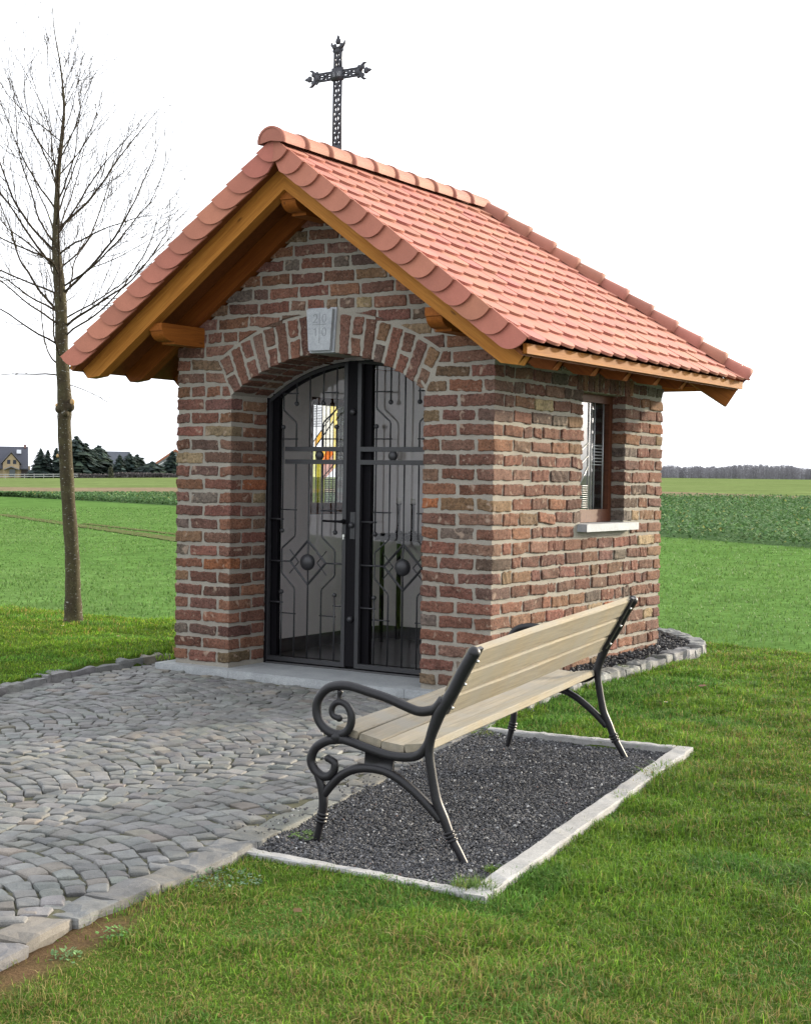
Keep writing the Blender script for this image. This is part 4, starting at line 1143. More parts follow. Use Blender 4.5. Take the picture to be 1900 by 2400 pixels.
go = gm.build('lawn_grass', M_grass); tag(go, 'short green lawn grass around the paving and the bench bed', 'grass', kind='stuff')
# young wheat blades on the near part of the field, leaf clumps of the dark crop
fm = MB(); n = 70000
th = rng.uniform(-50, -15, n); r = 9.5 * (60 / 9.5) ** rng.random(n); a = np.radians(th); x = CAM[0] + r * np.sin(a); y = CAM[1] + r * np.cos(a)
ok = ~(inpoly(x, y, LAWN)) & (r < np.interp(th, THS, B1)); pn = vnoise(x, y, .5, 51); ok &= rng.random(n) > np.clip(pn - .2, 0, .8); x, y, r, th = x[ok], y[ok], r[ok], th[ok]
cg = np.array([(.088, .172, .038), (.098, .185, .042), (.080, .160, .038), (.115, .192, .052)])[rng.integers(0, 4, len(x))] * (1 + .12 * rng.standard_normal((len(x), 1)))
blades(fm, x, y, fz(r, th) - .004, rng.uniform(.02, .05, len(x)) * (1 + .3 * vnoise(x, y, .8, 52)), .0009 * r * rng.uniform(.6, 1.2, len(x)), np.clip(cg, .02, .5), .8)
tag(fm.build('wheat_seedlings', M_grass), 'thin young wheat growing in the green field behind the chapel', 'crop', kind='stuff')
rm = MB(); n = 130000
th = rng.uniform(-50, -15, n); r0_ = np.interp(th, THS, B1); r1_ = np.interp(th, THS, B2); r = r0_ * (np.minimum(r1_, 230) / r0_) ** rng.random(n); a = np.radians(th); x = CAM[0] + r * np.sin(a); y = CAM[1] + r * np.cos(a); z = fz(r, th)
sz = rng.uniform(.022, .058, n) * np.clip(r / 45, 1, 3) ** .6; aa = rng.uniform(0, 6.28, n); tl = rng.uniform(-.2, .9, n)
u = np.stack([np.cos(aa), np.sin(aa), 0 * aa], 1); vv = np.stack([-np.sin(aa) * np.cos(tl), np.cos(aa) * np.cos(tl), np.sin(tl)], 1)
P = np.stack([x, y, z + rng.uniform(.03, .28, n)], 1); s_ = sz[:, None]
V = np.stack([P - vv * s_ * 1.2, P + u * s_ * .8, P + vv * s_ * 1.2, P - u * s_ * .8], 1).reshape(-1, 3); i = np.arange(n) * 4
cc = np.array([(.066, .130, .044), (.085, .160, .052), (.052, .108, .038), (.115, .18, .070), (.20, .21, .06)])[rng.choice(5, n, p=[.33, .3, .25, .095, .025])] * (1 + .18 * rng.standard_normal((n, 1)))
rm.add(V, np.stack([i, i + 1, i + 2, i + 3], 1), None, np.repeat(np.clip(cc, .01, .5), 4, 0))
tag(rm.build('crop_leaves', M_leaf), 'leafy dark green crop in the strip beyond the wheat', 'crop', kind='stuff')

# ---- paving: setts laid in segmental arches
PZ = -.040
def pave_z(x, y): return PZ + .022 * sstep(y, -3.4, -.8) * sstep(x, 1.9, 3.1) + .006 * vnoise(x, y, 1.1, 61)
grid_mesh('paving_bed', np.arange(-.6, 4.3, .04), np.arange(-6.7, .42, .04), lambda X, Y: pave_z(X, Y) - .014 + .004 * vnoise(X, Y, 12, 62), M_joint, lambda X, Y: inpoly(X, Y, PAVE) & (distpoly(X, Y, PAVE) > .0))['kind'] = 'structure'
pv = MB()
def sett(cx_, cy_, ang_, lw, lh, col, z=None, ht=.05, amp=.004, irr=.055, tilt=.010, r=.0055):
    M = np.eye(4); c_, s_ = math.cos(ang_), math.sin(ang_); M[:3, 0] = (c_, s_, 0); M[:3, 1] = (-s_, c_, 0)
    z = float(pave_z(cx_, cy_)) if z is None else z
    M[:3, 3] = (cx_, cy_, z + rng.normal(0, .0022)); t1, t2 = rng.normal(0, tilt, 2); M[2, 0] = t1; M[2, 1] = t2
    a = rng.normal(0, irr, 4)
    def warp(P):
        P = P.copy(); u = P[:, 0] / (lw / 2); v = P[:, 1] / (lh / 2)
        P[:, 0] += a[0] * v * lw * .5 + a[1] * u * v * lw * .35; P[:, 1] += a[2] * u * lh * .4 + a[3] * u * v * lh * .35
        P[:, 2] -= .0018 * (u * u + v * v) * (P[:, 2] > -ht * .4)
        return P
    rough_block(pv, TS, -lw / 2, lw / 2, -lh / 2, lh / 2, -ht, 0, col, r=r, amp=amp, warp=warp, freq=32, M=M)
def sett_col():
    b = np.array((1.0, 1.0, 1.0)) * (1 + .13 * rng.standard_normal()); b = b * (1 + .02 * rng.standard_normal(3))
    if rng.random() < .08: b = b * np.array((1.12, 1.02, .92))
    return np.clip(b, .5, 1.6)
INN = .16
CW = 1.20; RR = .84; PT = .100; rows = np.arange(-7.4, 1.0, PT)
for cxi in range(-1, 5):
    xc = .42 + cxi * CW; offy = .05 * (cxi % 2)
    half = math.asin((CW / 2) / RR)
    for y_ in rows:
        nst = 14 + rng.integers(-1, 2); e = 2 * half / nst; ph = -half + rng.uniform(0, .3) * e
        while ph < half - e * .2:
            ew = e * rng.uniform(.88, 1.12)
            pm = ph + ew / 2; px = xc + RR * math.sin(pm); py = y_ + offy + RR * math.cos(pm) - RR * .85
            ph += ew
            if not (inpoly(px, py, PAVE) and distpoly(px, py, PAVE_R + [(3.98, -5.8), (4.1, -6.6)], False) > INN - .015 and distpoly(px, py, PAVE_L, False) > .05 and distpoly(px, py, PAVE) > .03): continue
            sett(px, py, -pm + rng.normal(0, .025), RR * ew - .009, PT * math.cos(pm) ** .6 - .014, sett_col())
pvo = pv.build('paving', M_sett, None, False); pvo['kind'] = 'structure'
# edge stones along the right border of the paving (one kerb)
pv = MB(); Lp = catmull(PAVE_R + [(2.69, .0)], 8)[::-1]; Lp = np.vstack([Lp, [(3.98, -5.8), (4.1, -6.6)]]) if False else np.vstack([[(4.1, -6.6), (3.9, -5.6)], catmull(PAVE_R, 8)])
seg = np.linalg.norm(np.diff(Lp, axis=0), axis=1); cum = np.concatenate([[0], np.cumsum(seg)])
def at(sv): return np.array((np.interp(sv, cum, Lp[:, 0]), np.interp(sv, cum, Lp[:, 1])))
sv = 0.0
while sv < cum[-1] - .1:
    ln_ = rng.uniform(.19, .29); a_, b_ = at(sv), at(min(sv + ln_, cum[-1])); mid = (a_ + b_) / 2; dv = b_ - a_; ang_ = math.atan2(dv[1], dv[0]); nv = np.array((-dv[1], dv[0])) / (np.linalg.norm(dv) + 1e-9)
    wd = rng.uniform(.12, .15); mid = mid + nv * (wd / 2 + rng.normal(0, .006))
    sett(mid[0], mid[1], ang_, np.linalg.norm(dv) - .002, wd, sett_col() * .90, z=float(pave_z(*mid)) - .003, ht=.13, amp=.006, irr=.03, tilt=.008, r=.007); sv += ln_
pv.build('kerb', M_sett)['kind'] = 'structure'
# raised kerb of rough setts along the left border
pv = MB(); Lp = catmull([(-.12, .62), (-.26, .45)] + PAVE_L, 8); seg = np.linalg.norm(np.diff(Lp, axis=0), axis=1); cum = np.concatenate([[0], np.cumsum(seg)]); sv = 0.0
while sv < cum[-1] - .1:
    ln_ = rng.uniform(.17, .30); a_, b_ = at(sv), at(min(sv + ln_, cum[-1])); mid = (a_ + b_) / 2; dv = b_ - a_; ang_ = math.atan2(dv[1], dv[0]); nv = np.array((dv[1], -dv[0])) / (np.linalg.norm(dv) + 1e-9)
    sett(mid[0] - 0 * nv[0], mid[1], ang_, np.linalg.norm(dv) - .008, rng.uniform(.09, .12), sett_col() * 1.05, z=.014 + rng.normal(0, .006), ht=.14, amp=.007); sv += ln_
pv.build('kerb', M_kerb)['kind'] = 'structure'
# row of rough setts round the gravel bed beside the chapel
pv = MB(); Lp = catmull([(2.80, -.30), (2.94, -.40)][:1] + SIDEK, 6); seg = np.linalg.norm(np.diff(Lp, axis=0), axis=1); cum = np.concatenate([[0], np.cumsum(seg)]); sv = 0.0
while sv < cum[-1] - .08:
    ln_ = rng.uniform(.14, .23); a_, b_ = at(sv), at(min(sv + ln_, cum[-1])); mid = (a_ + b_) / 2; dv = b_ - a_; ang_ = math.atan2(dv[1], dv[0]); nv = np.array((-dv[1], dv[0])) / (np.linalg.norm(dv) + 1e-9)
    wd = rng.uniform(.11, .14); zt_ = float(np.interp(mid[1], [-.5, 0, 1, 2.5, 3.5], [.005, .045, .085, .115, .13])); mid = mid + nv * (wd / 2 - .02)
    sett(mid[0], mid[1], ang_ + rng.normal(0, .03), np.linalg.norm(dv) - .008, wd, sett_col() * 1.08, z=zt_ + rng.normal(0, .007), ht=.20, amp=.007, irr=.04, r=.009); sv += ln_
se = pv.build('sett_edging', M_kerb); tag(se, 'row of rough grey setts edging the dark gravel beside the chapel wall', 'stone edging')
# pale concrete edging strips round the bench bed
def strip_curb(p, q, wd, z0, z1, label):
    p = np.array(p); q = np.array(q); L = np.linalg.norm(q - p); ang_ = math.atan2(*(q - p)[::-1]); m = MB(); n = 40
    V = []; prof = [(-wd / 2, -.14), (-wd / 2, -.006), (-wd / 2 + .006, 0), (wd / 2 - .006, 0), (wd / 2, -.006), (wd / 2, -.14)]
    for i in range(n + 1):
        x = L * i / n
        for a_, b_ in prof: V.append((x, a_ + .0018 * rng.standard_normal() * (b_ > -.1), b_ + (z1 - z0) * i / n + .0014 * rng.standard_normal()))
    k = len(prof); qd = [[i * k + j, i * k + j + 1, (i + 1) * k + j + 1, (i + 1) * k + j] for i in range(n) for j in range(k - 1)]
    t = [[0, j, j + 1] for j in range(1, k - 1)] + [[n * k, n * k + j + 1, n * k + j] for j in range(1, k - 1)]
    m.add(V, qd, t); o = m.build('edging_strip', M_conc); o.location = (p[0], p[1], z0); o.rotation_euler = (0, 0, ang_)
    tag(o, label, 'edging strip', 'concrete strips round the bench bed'); return o
BL = lambda s, n_: (bo[0] + be[0] * s + bn[0] * n_, bo[1] + be[1] * s + bn[1] * n_)
strip_curb((3.43, -3.515), (4.40, -3.512), .055, -.058, -.058, 'short pale concrete strip in front of the bench, nearest the camera')
strip_curb((4.445, -3.555), (4.09, -.87), .085, -.054, .002, 'long pale concrete strip behind the bench back, along the lawn')
strip_curb((3.04, -.965), (4.045, -.895), .055, -.004, .000, 'pale concrete strip at the far end of the bench, before the lawn')
# gravel beds
gup = lambda x, y: .030 * np.exp(-distpoly(x, y, PAVE_R, False) / .12)
GZ = lambda y: -.0875 + .0229 * (np.asarray(y) + 3.166)
grid_mesh('gravel_bed', np.arange(2.8, 4.6, .03), np.arange(-3.6, -.6, .03), lambda X, Y: GZ(Y) + gup(X, Y) - .006 + .006 * vnoise(X, Y, 6, 71), mat_ground('gravel_fines', [(.035, .035, .037), (.045, .045, .047), (.06, .06, .06)], .01, 8, 60, 300), lambda X, Y: inpoly(X, Y, BED))['kind'] = 'structure'
side_z = lambda x, y: np.interp(y, [-.5, 0, 1.1, 2.55, 3.6], [-.05, .0, .052, .092, .10])
grid_mesh('gravel_bed', np.arange(.5, 3.0, .04), np.arange(-.5, 3.5, .04), lambda X, Y: side_z(X, Y) - .012, bpy.data.materials['gravel_fines'], lambda X, Y: inpoly(X, Y, SIDE))['kind'] = 'structure'
OCT = np.array([(1, 0, 0), (-1, 0, 0), (0, 1, 0), (0, -1, 0), (0, 0, 1), (0, 0, -1)], float); OF = np.array([(0, 2, 4), (2, 1, 4), (1, 3, 4), (3, 0, 4), (2, 0, 5), (1, 2, 5), (3, 1, 5), (0, 3, 5)])
def stones(mb, x, y, z, s, col):
    n = len(x); V = OCT[None] * (1 + .35 * rng.standard_normal((n, 6, 1))).clip(.45, 1.7) * s[:, None, None] * np.array((1, 1, .75))
    a = rng.uniform(0, 6.28, n); b = rng.uniform(-.9, .9, n); ca, sa, cb_, sb2 = np.cos(a)[:, None], np.sin(a)[:, None], np.cos(b)[:, None], np.sin(b)[:, None]
    X, Y, Zz = V[..., 0], V[..., 1], V[..., 2]; Y, Zz = Y * cb_ - Zz * sb2, Y * sb2 + Zz * cb_; X, Y = X * ca - Y * sa, X * sa + Y * ca
    V = np.stack([X + x[:, None], Y + y[:, None], Zz + z[:, None]], -1).reshape(-1, 3)
    T = (OF[None] + (np.arange(n) * 6)[:, None, None]).reshape(-1, 3); mb.add(V, None, T, np.repeat(col, 6, 0))
def stone_cols(n, pl=.05, base=.066):
    c = np.full((n, 3), base) * np.exp(.35 * rng.standard_normal((n, 1))); c[:, 2] *= 1.06
    w_ = rng.random(n); c[w_ < pl] = (.36, .36, .355); c[(w_ > pl) & (w_ < pl * 3.2)] = (.14, .138, .135); c[w_ > .997] = (.16, .10, .085)
    return c
st = MB(); n = 120000; x, y = scatter(2.85, 4.5, -3.56, -.64, n); ok = inpoly(x, y, BED); x, y = x[ok], y[ok]
stones(st, x, y, GZ(y) + gup(x, y) + rng.uniform(-.005, .005, len(x)) + .006 * vnoise(x, y, 6, 71), np.exp(rng.normal(math.log(.0043), .32, len(x))), stone_cols(len(x), .028))
# strays on the paving next to the bed
x, y = scatter(2.5, 3.45, -3.4, -.6, 2600); d = distpoly(x, y, PAVE_R, False); ok = inpoly(x, y, PAVE) & (rng.random(len(x)) < np.exp(-d / .10)); x, y = x[ok], y[ok]
stones(st, x, y, np.full(len(x), PZ + .008), np.exp(rng.normal(math.log(.0055), .3, len(x))), stone_cols(len(x), .06))
tag(st.build('gravel', M_gravel), 'dark basalt chippings with pale specks under the bench', 'gravel', kind='stuff')
st = MB(); n = 16000; x, y = scatter(.5, 3.0, -.45, 3.5, n); ok = inpoly(x, y, SIDE) & ~((x < 2.5) & (y < D) & (y > -.1)) & (distpoly(x, y, SIDEK, False) > .03); x, y = x[ok], y[ok]
stones(st, x, y, side_z(x, y) + rng.uniform(-.006, .008, len(x)), np.exp(rng.normal(math.log(.0115), .3, len(x))), stone_cols(len(x), .012, .035))
tag(st.build('gravel', M_gravel), 'coarse dark gravel between the chapel wall and its sett edging', 'gravel', kind='stuff')
# ---- weeds
def weed(x, y, z, r, n_, col, name, label, cat, tall=.5):
    m = MB(); col = np.array(col)
    if name == 'grass_tuft':
        n_ *= 3; px = rng.normal(0, r * .38, n_); py = rng.normal(0, r * .30, n_)
        cc = np.clip(col * np.exp(.28 * rng.standard_normal((n_, 1))) * np.where(rng.random((n_, 1)) < .15, (1.8, 1.2, 1.0), (1, 1, 1)), .01, .5)
        blades(m, px, py, np.zeros(n_) - .004, r * .62 * tall * .6 * rng.uniform(.4, 1.2, n_), np.full(n_, .0034), cc, .8); mt_ = M_grass
    else:
        for i in range(n_ * 3):
            a = rng.uniform(0, 6.28); rad = r * math.sqrt(rng.random()); o = np.array((math.cos(a) * rad, math.sin(a) * rad * .8, r * tall * .5 * rng.random() * (1 - rad / r * .5)))
            b = rng.uniform(0, 6.28); d = np.array((math.cos(b), math.sin(b), rng.uniform(-.1, .7))); s_ = np.array((-math.sin(b), math.cos(b), rng.normal(0, .25))); L = rng.uniform(.008, .017); wv = L * rng.uniform(.22, .4)
            V = [o, o + d * L * .5 + s_ * wv, o + d * L, o + d * L * .5 - s_ * wv]
            m.add(V, [[0, 1, 2, 3]], None, np.clip(col * np.exp(.25 * rng.standard_normal()), .01, .5))
        mt_ = M_leaf
    o = m.build(name, mt_); o.location = (x, y, z); return tag(o, label, cat)
def gp_(x, y): return float(lawn_z(x, y))
weed(3.64, -3.86, gp_(3.64, -3.86), .15, 90, (.11, .17, .10), 'weed', 'blue green leafy weed in the lawn beside the paving kerb', 'weed', .5)
weed(3.43, -3.53, gp_(3.43, -3.53) , .07, 70, (.08, .15, .03), 'grass_tuft', 'green grass tuft at the paving kerb where the near concrete strip begins', 'grass tuft', 1.6)
weed(4.40, -3.46, -.075, .10, 110, (.09, .15, .04), 'grass_tuft', 'grass tuft growing over the near corner of the concrete strips', 'grass tuft', 1.6)
weed(4.30, -3.17, -.08, .05, 40, (.10, .18, .04), 'grass_tuft', 'small green tuft in the gravel beside the long concrete strip', 'grass tuft', 1.2)
weed(3.50, -3.20, -.07, .07, 45, (.11, .17, .06), 'weed', 'small green weed in the gravel by the front left leg of the bench', 'weed', .5)
weed(3.06, -1.06, -.035, .09, 70, (.12, .17, .05), 'grass_tuft', 'grass tuft at the paving edge by the far end of the bench', 'grass tuft', 1.2)
weed(3.77, -4.50, gp_(3.77, -4.5), .06, 30, (.10, .20, .06), 'weed', 'small bright green weed in the bare soil below the paving kerb', 'weed', 1.0)
weed(3.78, -4.72, gp_(3.78, -4.72), .05, 26, (.12, .20, .08), 'weed', 'pale seedling in the bare soil at the left end of the paving kerb', 'weed', 1.0)
for i, (x, y, lab) in enumerate(((2.80, 1.25, 'grass tuft on the sett edging behind the bench back'), (2.80, 1.75, 'grass tuft between the gravel and the outer setts near the chapel corner'))):
    weed(x, y, float(side_z(x, y)), .07, 50, (.10, .15, .05), 'grass_tuft', lab, 'grass tuft', 1.4)
# daisies and fallen leaves in the lawn
def daisy(x, y, lab, grp='white daisies in the lawn'):
    m = MB(); h = .035; m.tube([(0, 0, 0), (.003, 0, h)], .0012, 5, (.10, .17, .04))
    for k in range(11):
        a = k * 6.283 / 11; m.add([(0, 0, h), (math.cos(a - .2) * .010, math.sin(a - .2) * .010, h + .001), (math.cos(a) * .013, math.sin(a) * .013, h), (math.cos(a + .2) * .010, math.sin(a + .2) * .010, h + .001)], [[0, 1, 2, 3]], None, (.75, .75, .72))
    m.ball((0, 0, h + .001), .004, (.6, .42, .05), 7, 5); o = m.build('daisy', M_leaf); o.location = (x, y, gp_(x, y)); tag(o, lab, 'daisy', grp)
for x, y in ((3.50, .30), (-1.05, .55), (-.75, 1.15), (-1.4, 1.75), (-2.0, .9)): daisy(x, y, 'tiny white daisy flower in the short lawn')
def dead_leaf(x, y, c, lab, s=.03):
    m = MB(); a = rng.uniform(0, 6.28); u = np.array((math.cos(a), math.sin(a), .1)); v = np.array((-math.sin(a), math.cos(a), .35)); P = [-u * s, -u * .3 * s + v * .4 * s, u * .5 * s + v * .3 * s, u * s, u * .4 * s - v * .3 * s, -u * .4 * s - v * .35 * s]
    m.add([p + np.array((0, 0, .03)) for p in P], [[0, 1, 2, 5], [5, 2, 3, 4]], None, c); o = m.build('fallen_leaf', M_leaf); o.location = (x, y, gp_(x, y)); tag(o, lab, 'leaf')
dead_leaf(5.02, -3.52, (.34, .27, .19), 'pale dry leaf lying alone in the lawn right of the bench bed', .022)
dead_leaf(3.45, 1.0, (.25, .14, .10), 'reddish dry leaf in the lawn right of the sett edging', .032)
dead_leaf(3.86, 2.05, (.7, .7, .68), 'white scrap like leaf in the lawn far right', .045)
dead_leaf(4.10, -4.05, (.16, .10, .045), 'brown dry leaf in the lawn below the near concrete strip', .03)
# ================================================================== BARE TREE on the left lawn
TB0 = np.array((-2.364, 1.388, .0)); TB0[2] = float(lawn_z(TB0[0], TB0[1])) - .02
RX = np.array((.8416, .5398, 0)); FX = np.array((-.5398, .8416, 0))
tree = tag(empty('bare_tree', tuple(TB0)), 'slim leafless young tree with speckled trunk and thin upright twigs left of the chapel', 'tree')
tp = [(0, -.03), (-.004, .05), (-.015, .30), (-.026, .596), (-.07, 1.142), (-.10, 1.688), (-.095, 1.87), (-.118, 2.30), (-.13, 2.70), (-.155, 2.993), (-.178, 3.21), (-.181, 3.427), (-.171, 3.86), (-.14, 4.221), (-.135, 4.45), (-.168, 4.76), (-.22, 5.05), (-.24, 5.3)]
tr_ = [.100, .082, .066, .062, .058, .057, .062, .054, .051, .046, .036, .028, .020, .014, .010, .007, .0045, .002]
T3 = [np.array((0, 0, z)) + RX * x + FX * .03 * math.sin(z * 1.7) for x, z in tp]
P = catmull(T3, 5); rr = np.interp(np.linspace(0, 1, len(P)), np.linspace(0, 1, len(tr_)), tr_)
m = MB(); V0 = len(P); m.tube(P, rr * (1 + .04 * np.sin(np.arange(V0) * 1.9)), 16)
# knobby pruning collar with pale cut scars
for ang_, zc, r_ in ((.3, 1.86, .045), (2.6, 1.84, .04), (1.2, 1.80, .03)):
    c = T3[6] + RX * .045 * math.cos(ang_) - FX * .045 * math.sin(ang_); c = np.array((c[0], c[1], zc)); m.ball(c, r_, nu=12, nv=8)
trunk = m.build('trunk', M_bark, tree, True)
M_cut = mat_plain('fresh_cut_wood', (.42, .28, .14), .8, .2)
for dx, zc, r_ in ((.070, 1.90, .022), (-.062, 1.87, .014), (-.05, 1.44, .013)):
    sc_ = MB(); c = T3[6] + RX * dx - FX * .03; sc_.ball((c[0], c[1], zc), r_, nu=10, nv=6, sc=(1, 1, 1.3)); sc_.build('pruning_scar', M_cut, trunk, True)
br = MB(); tw = MB(); rt = np.random.default_rng(5)
def trunk_at(z): return np.array([np.interp(z, P[:, 2], P[:, k]) for k in range(3)]), float(np.interp(z, P[:, 2], rr))
def grow(p, d, L, r, lev, mb, up=.35, droop=0.):
    n = max(5, int(L / .07)); pts = [p]; d = d / np.linalg.norm(d); q = p.copy()
    for i in range(n):
        d = d + rt.normal(0, .07 if lev == 1 else .045, 3) + np.array((0, 0, up * (1.2 / n) - droop / n)); d /= np.linalg.norm(d); q = q + d * L / n; pts.append(q.copy())
    pts = np.array(pts); rad = np.linspace(r, max(r * .2, .0012), len(pts))
    rad = rad * (1 + .12 * rt.random(len(rad)))
    mb.tube(pts, rad, 6 if lev == 1 else 4, (.62, .54, .56) if lev == 1 else (.75, .66, .72), caps=False)
    if lev >= 3 or L < .12: return
    nb_ = int({1: 4 + L * 5, 2: 1 + L * 5}[lev])
    for _ in range(nb_):
        t = rt.uniform(.18, .96); i = int(t * (len(pts) - 1)); dd = pts[min(i + 1, len(pts) - 1)] - pts[i - 1]; dd /= np.linalg.norm(dd)
        side_ = rt.normal(0, 1, 3); side_ -= dd * (side_ @ dd); side_ /= np.linalg.norm(side_)
        ang_ = rt.uniform(.35, .85); nd = dd * math.cos(ang_) + side_ * math.sin(ang_)
        grow(pts[i], nd, L * (1 - t * .5) * rt.uniform(.38, .72), max(rad[i] * .42, .0016), lev + 1, tw, .62)
hs_ = np.concatenate([np.linspace(2.15, 3.3, 22), np.linspace(3.3, 4.7, 20)])
for i, z in enumerate(hs_):
    p, r = trunk_at(z); a = i * 2.399 + rt.uniform(-.3, .3)
    h = RX * math.cos(a) + FX * math.sin(a); el = rt.uniform(.30, .75) if z < 3.3 else rt.uniform(.7, 1.15)
    d = h * math.cos(el) + np.array((0, 0, math.sin(el))); L = np.interp(z, [2.1, 2.8, 3.4, 4.6], [1.15, 1.65, 1.4, .6]) * rt.uniform(.75, 1.15)
    grow(p, d, L, min(r * .32, .0085), 1, br, rt.uniform(.35, .95))
for (z, sx, L) in ((2.62, -1, 1.25), (3.0, -1, 1.3), (2.8, 1, 1.45), (3.35, 1, 1.25), (3.15, -1, 1.4), (2.5, 1, 1.2)):        # the strong upright limbs seen against the sky
    p, r = trunk_at(z); grow(p, RX * sx * .80 + FX * rt.normal(0, .15) + np.array((0, 0, .75)), L * 1.12, .0118, 1, br, .7)
p, r = trunk_at(2.12); grow(p, -RX + np.array((0, 0, .25)), .75, .007, 2, tw, -.35); grow(trunk_at(2.06)[0], RX + np.array((0, 0, -.2)), .55, .004, 2, tw, -.15, .4)
cro = br.build('crown', M_bark, tree, True); tw.build('twigs', M_bark, cro, True)

# ================================================================== DISTANCE, left: hamlet with spruces
PXM = lambda r: 3464.6 / r
def far_pt(px, r):
    d = np.array((Fv[0] + Rv[0] * (px - 950) / 3464.6, Fv[1] + Rv[1] * (px - 950) / 3464.6)); d /= np.linalg.norm(d); th = math.degrees(math.atan2(d[0], d[1]))
    return np.array((CAM[0] + d[0] * r, CAM[1] + d[1] * r, float(fz(min(r, float(far_r(th))), th)))), d
def spruce(px, r, h, wd, label, seed, conical=True, col=(.028, .042, .034)):
    p, d = far_pt(px, r); rs = np.random.default_rng(seed); e = tag(empty('spruce_tree', tuple(p)), label, 'spruce', 'dark spruces before the hamlet')
    m = MB(); m.tube([(0, 0, -.3), (0, 0, h * .9)], [.16, .03], 6, (.35, .28, .22)); m.build('trunk', M_far, e)
    m = MB(); nlay = 34
    for i in range(nlay):
        z = h * (.06 + .93 * (i / (nlay - 1)) ** .95); t = z / h
        R_ = wd / 2 * ((1 - t) ** .78 if conical else math.sqrt(max(.02, 1 - (2 * t - .85) ** 2 * .9))) * rs.uniform(.75, 1.2) * 1.25 + .15
        nb_ = int(14 + 12 * (1 - t))
        for k in range(nb_):
            a = rs.uniform(0, 6.28); L = R_ * rs.uniform(.65, 1.15); u = np.array((math.cos(a), math.sin(a), 0)); s = np.array((-u[1], u[0], 0)); dz = -L * rs.uniform(.05, .35)
            for q_ in range(3):
                f0, f1 = q_ / 3, (q_ + 1.25) / 3; wv = (L * .34 + .12) * (1 - f0 * .55) * rs.uniform(.7, 1.2); j = rs.normal(0, .10, 3)
                c = np.array(col) * np.exp(rs.normal(0, .38)) * np.array((1, 1, rs.uniform(.85, 1.2)))
                b0 = u * L * f0 + np.array((0, 0, z + dz * f0)) + j; b1 = u * L * f1 + np.array((0, 0, z + dz * f1 - .12 * L)) + j
                m.add([b0 - s * wv * .3, b0 + s * wv * .3, b1 + s * wv + np.array((0, 0, -.12)), b1 - s * wv], [[0, 1, 2, 3]], None, c)
    m.build('crown', M_leaf, e); return e
RS = 372.
for i, (px, hp, wp, lab, con) in enumerate((
    (94, 62, 42, 'broad dark spruce right of the gabled grey house', True), (111, 60, 26, 'narrow dark spruce between the broad one and the bare tree trunk', True), (131, 66, 34, 'dark spruce just left of the bare tree trunk', True),
    (178, 91, 52, 'tallest dark spruce, right beside the bare tree trunk', False), (199, 76, 46, 'rounded dark conifer in the middle of the tall spruce clump', False), (229, 72, 50, 'dark spruce at the right edge of the tall clump', False),
    (279, 47, 40, 'low dark spruce in front of the grey roofed white house', True), (303, 51, 36, 'dark spruce right of the low one before the grey roof', False), (320, 50, 36, 'dark spruce with blunt top left of the orange roof', False), (356, 32, 46, 'small dark conifer sloping down toward the orange roofed barn', False), (402, 57, 44, 'dark spruce between the orange roof and the chapel corner', True))):
    spruce(px, RS + (i % 3) * 6, (hp + 5) / PXM(RS), wp * 1.15 / PXM(RS), lab, 100 + i, con)
def house(name, px, r, label, yaw=0.0):
    p, d = far_pt(px, r); e = tag(empty(name, tuple(p), math.atan2(d[1], d[0]) - math.pi / 2 + yaw), label, 'house'); return e
k_ = 1 / PXM(395.)
# house with grey roof and yellow gabled dormer
e = house('farmhouse', 8, 395., 'house with grey roof and pale yellow gabled front at the far left of the field')
m = MB(); x0, x1 = -75 * k_, 58 * k_; m.box(x0, x1, 0, 9, 0, 28 * k_, (.33, .26, .17)); wl = m.build('wall', M_far, e)
m = MB(); hr = 72 * k_; he = 22 * k_
m.prism([(-.6, he), (4.5, hr), (9.6, he), (9.6, he - .25), (4.5, hr - .3), (-.6, he - .25)], 0, x0 - .3, x1 - .5, (.07, .073, .09)); m.box(x1 - .5, x1 + 1.0, -1, 6, he - .6, he - .3, (.20, .20, .23)); rf = m.build('roof', M_far, e)
m = MB(); m.box(x1 - 1.6, x1 - 1.0, 4, 4.8, hr - .4, hr + .6, (.2, .12, .11)); m.build('chimney', M_far, rf); m = MB(); m.box(28 * k_, 38 * k_, 2.6, 2.7, hr * .78, hr * .90, (.5, .52, .55)); sky_ = m.build('roof_window', M_far, rf)
for v in sky_.data.vertices: v.co.y += (v.co.z - hr * .78) * .78 - .25 - .3
m = MB(); g0, g1 = -2 * k_, 34 * k_; gm_ = (g0 + g1) / 2
m.prism([(g0, 0), (g1, 0), (g1, 34 * k_), (gm_, 56 * k_), (g0, 34 * k_)], 1, -1.2, .02, (.36, .28, .175)); dm_ = m.build('gable', M_far, e)
m = MB(); m.prism([(g0 - .5, 32 * k_), (gm_, 58 * k_), (g1 + .5, 32 * k_), (g1 + .5, 34.5 * k_), (gm_, 62 * k_), (g0 - .5, 34.5 * k_)], 1, -1.6, 3, (.12, .12, .14)); m.build('gable_roof', M_far, dm_)
for xx in (7, 20):
    m = MB(); m.box((xx) * k_, (xx + 7) * k_, -1.24, -1.2, 32 * k_, 41 * k_, (.04, .045, .06)); m.build('window', M_far, dm_)
m = MB(); m.box(12 * k_, 25 * k_, -2.0, -1.2, 4 * k_, 20 * k_, (.10, .11, .12)); m.prism([(0 * k_, 20 * k_), (16 * k_, 27 * k_), (34 * k_, 20 * k_), (34 * k_, 18.5 * k_), (16 * k_, 25 * k_), (0 * k_, 18.5 * k_)], 1, -2.4, -1.25, (.22, .22, .24)); m.build('porch', M_far, e)
m = MB(); m.box(38 * k_, 57 * k_, -.06, -.01, 0, 20 * k_, (.06, .05, .055)); m.build('carport_shade_panel', M_far, e)  # near-black slab on the wall, its colour stands for the shade inside the carport
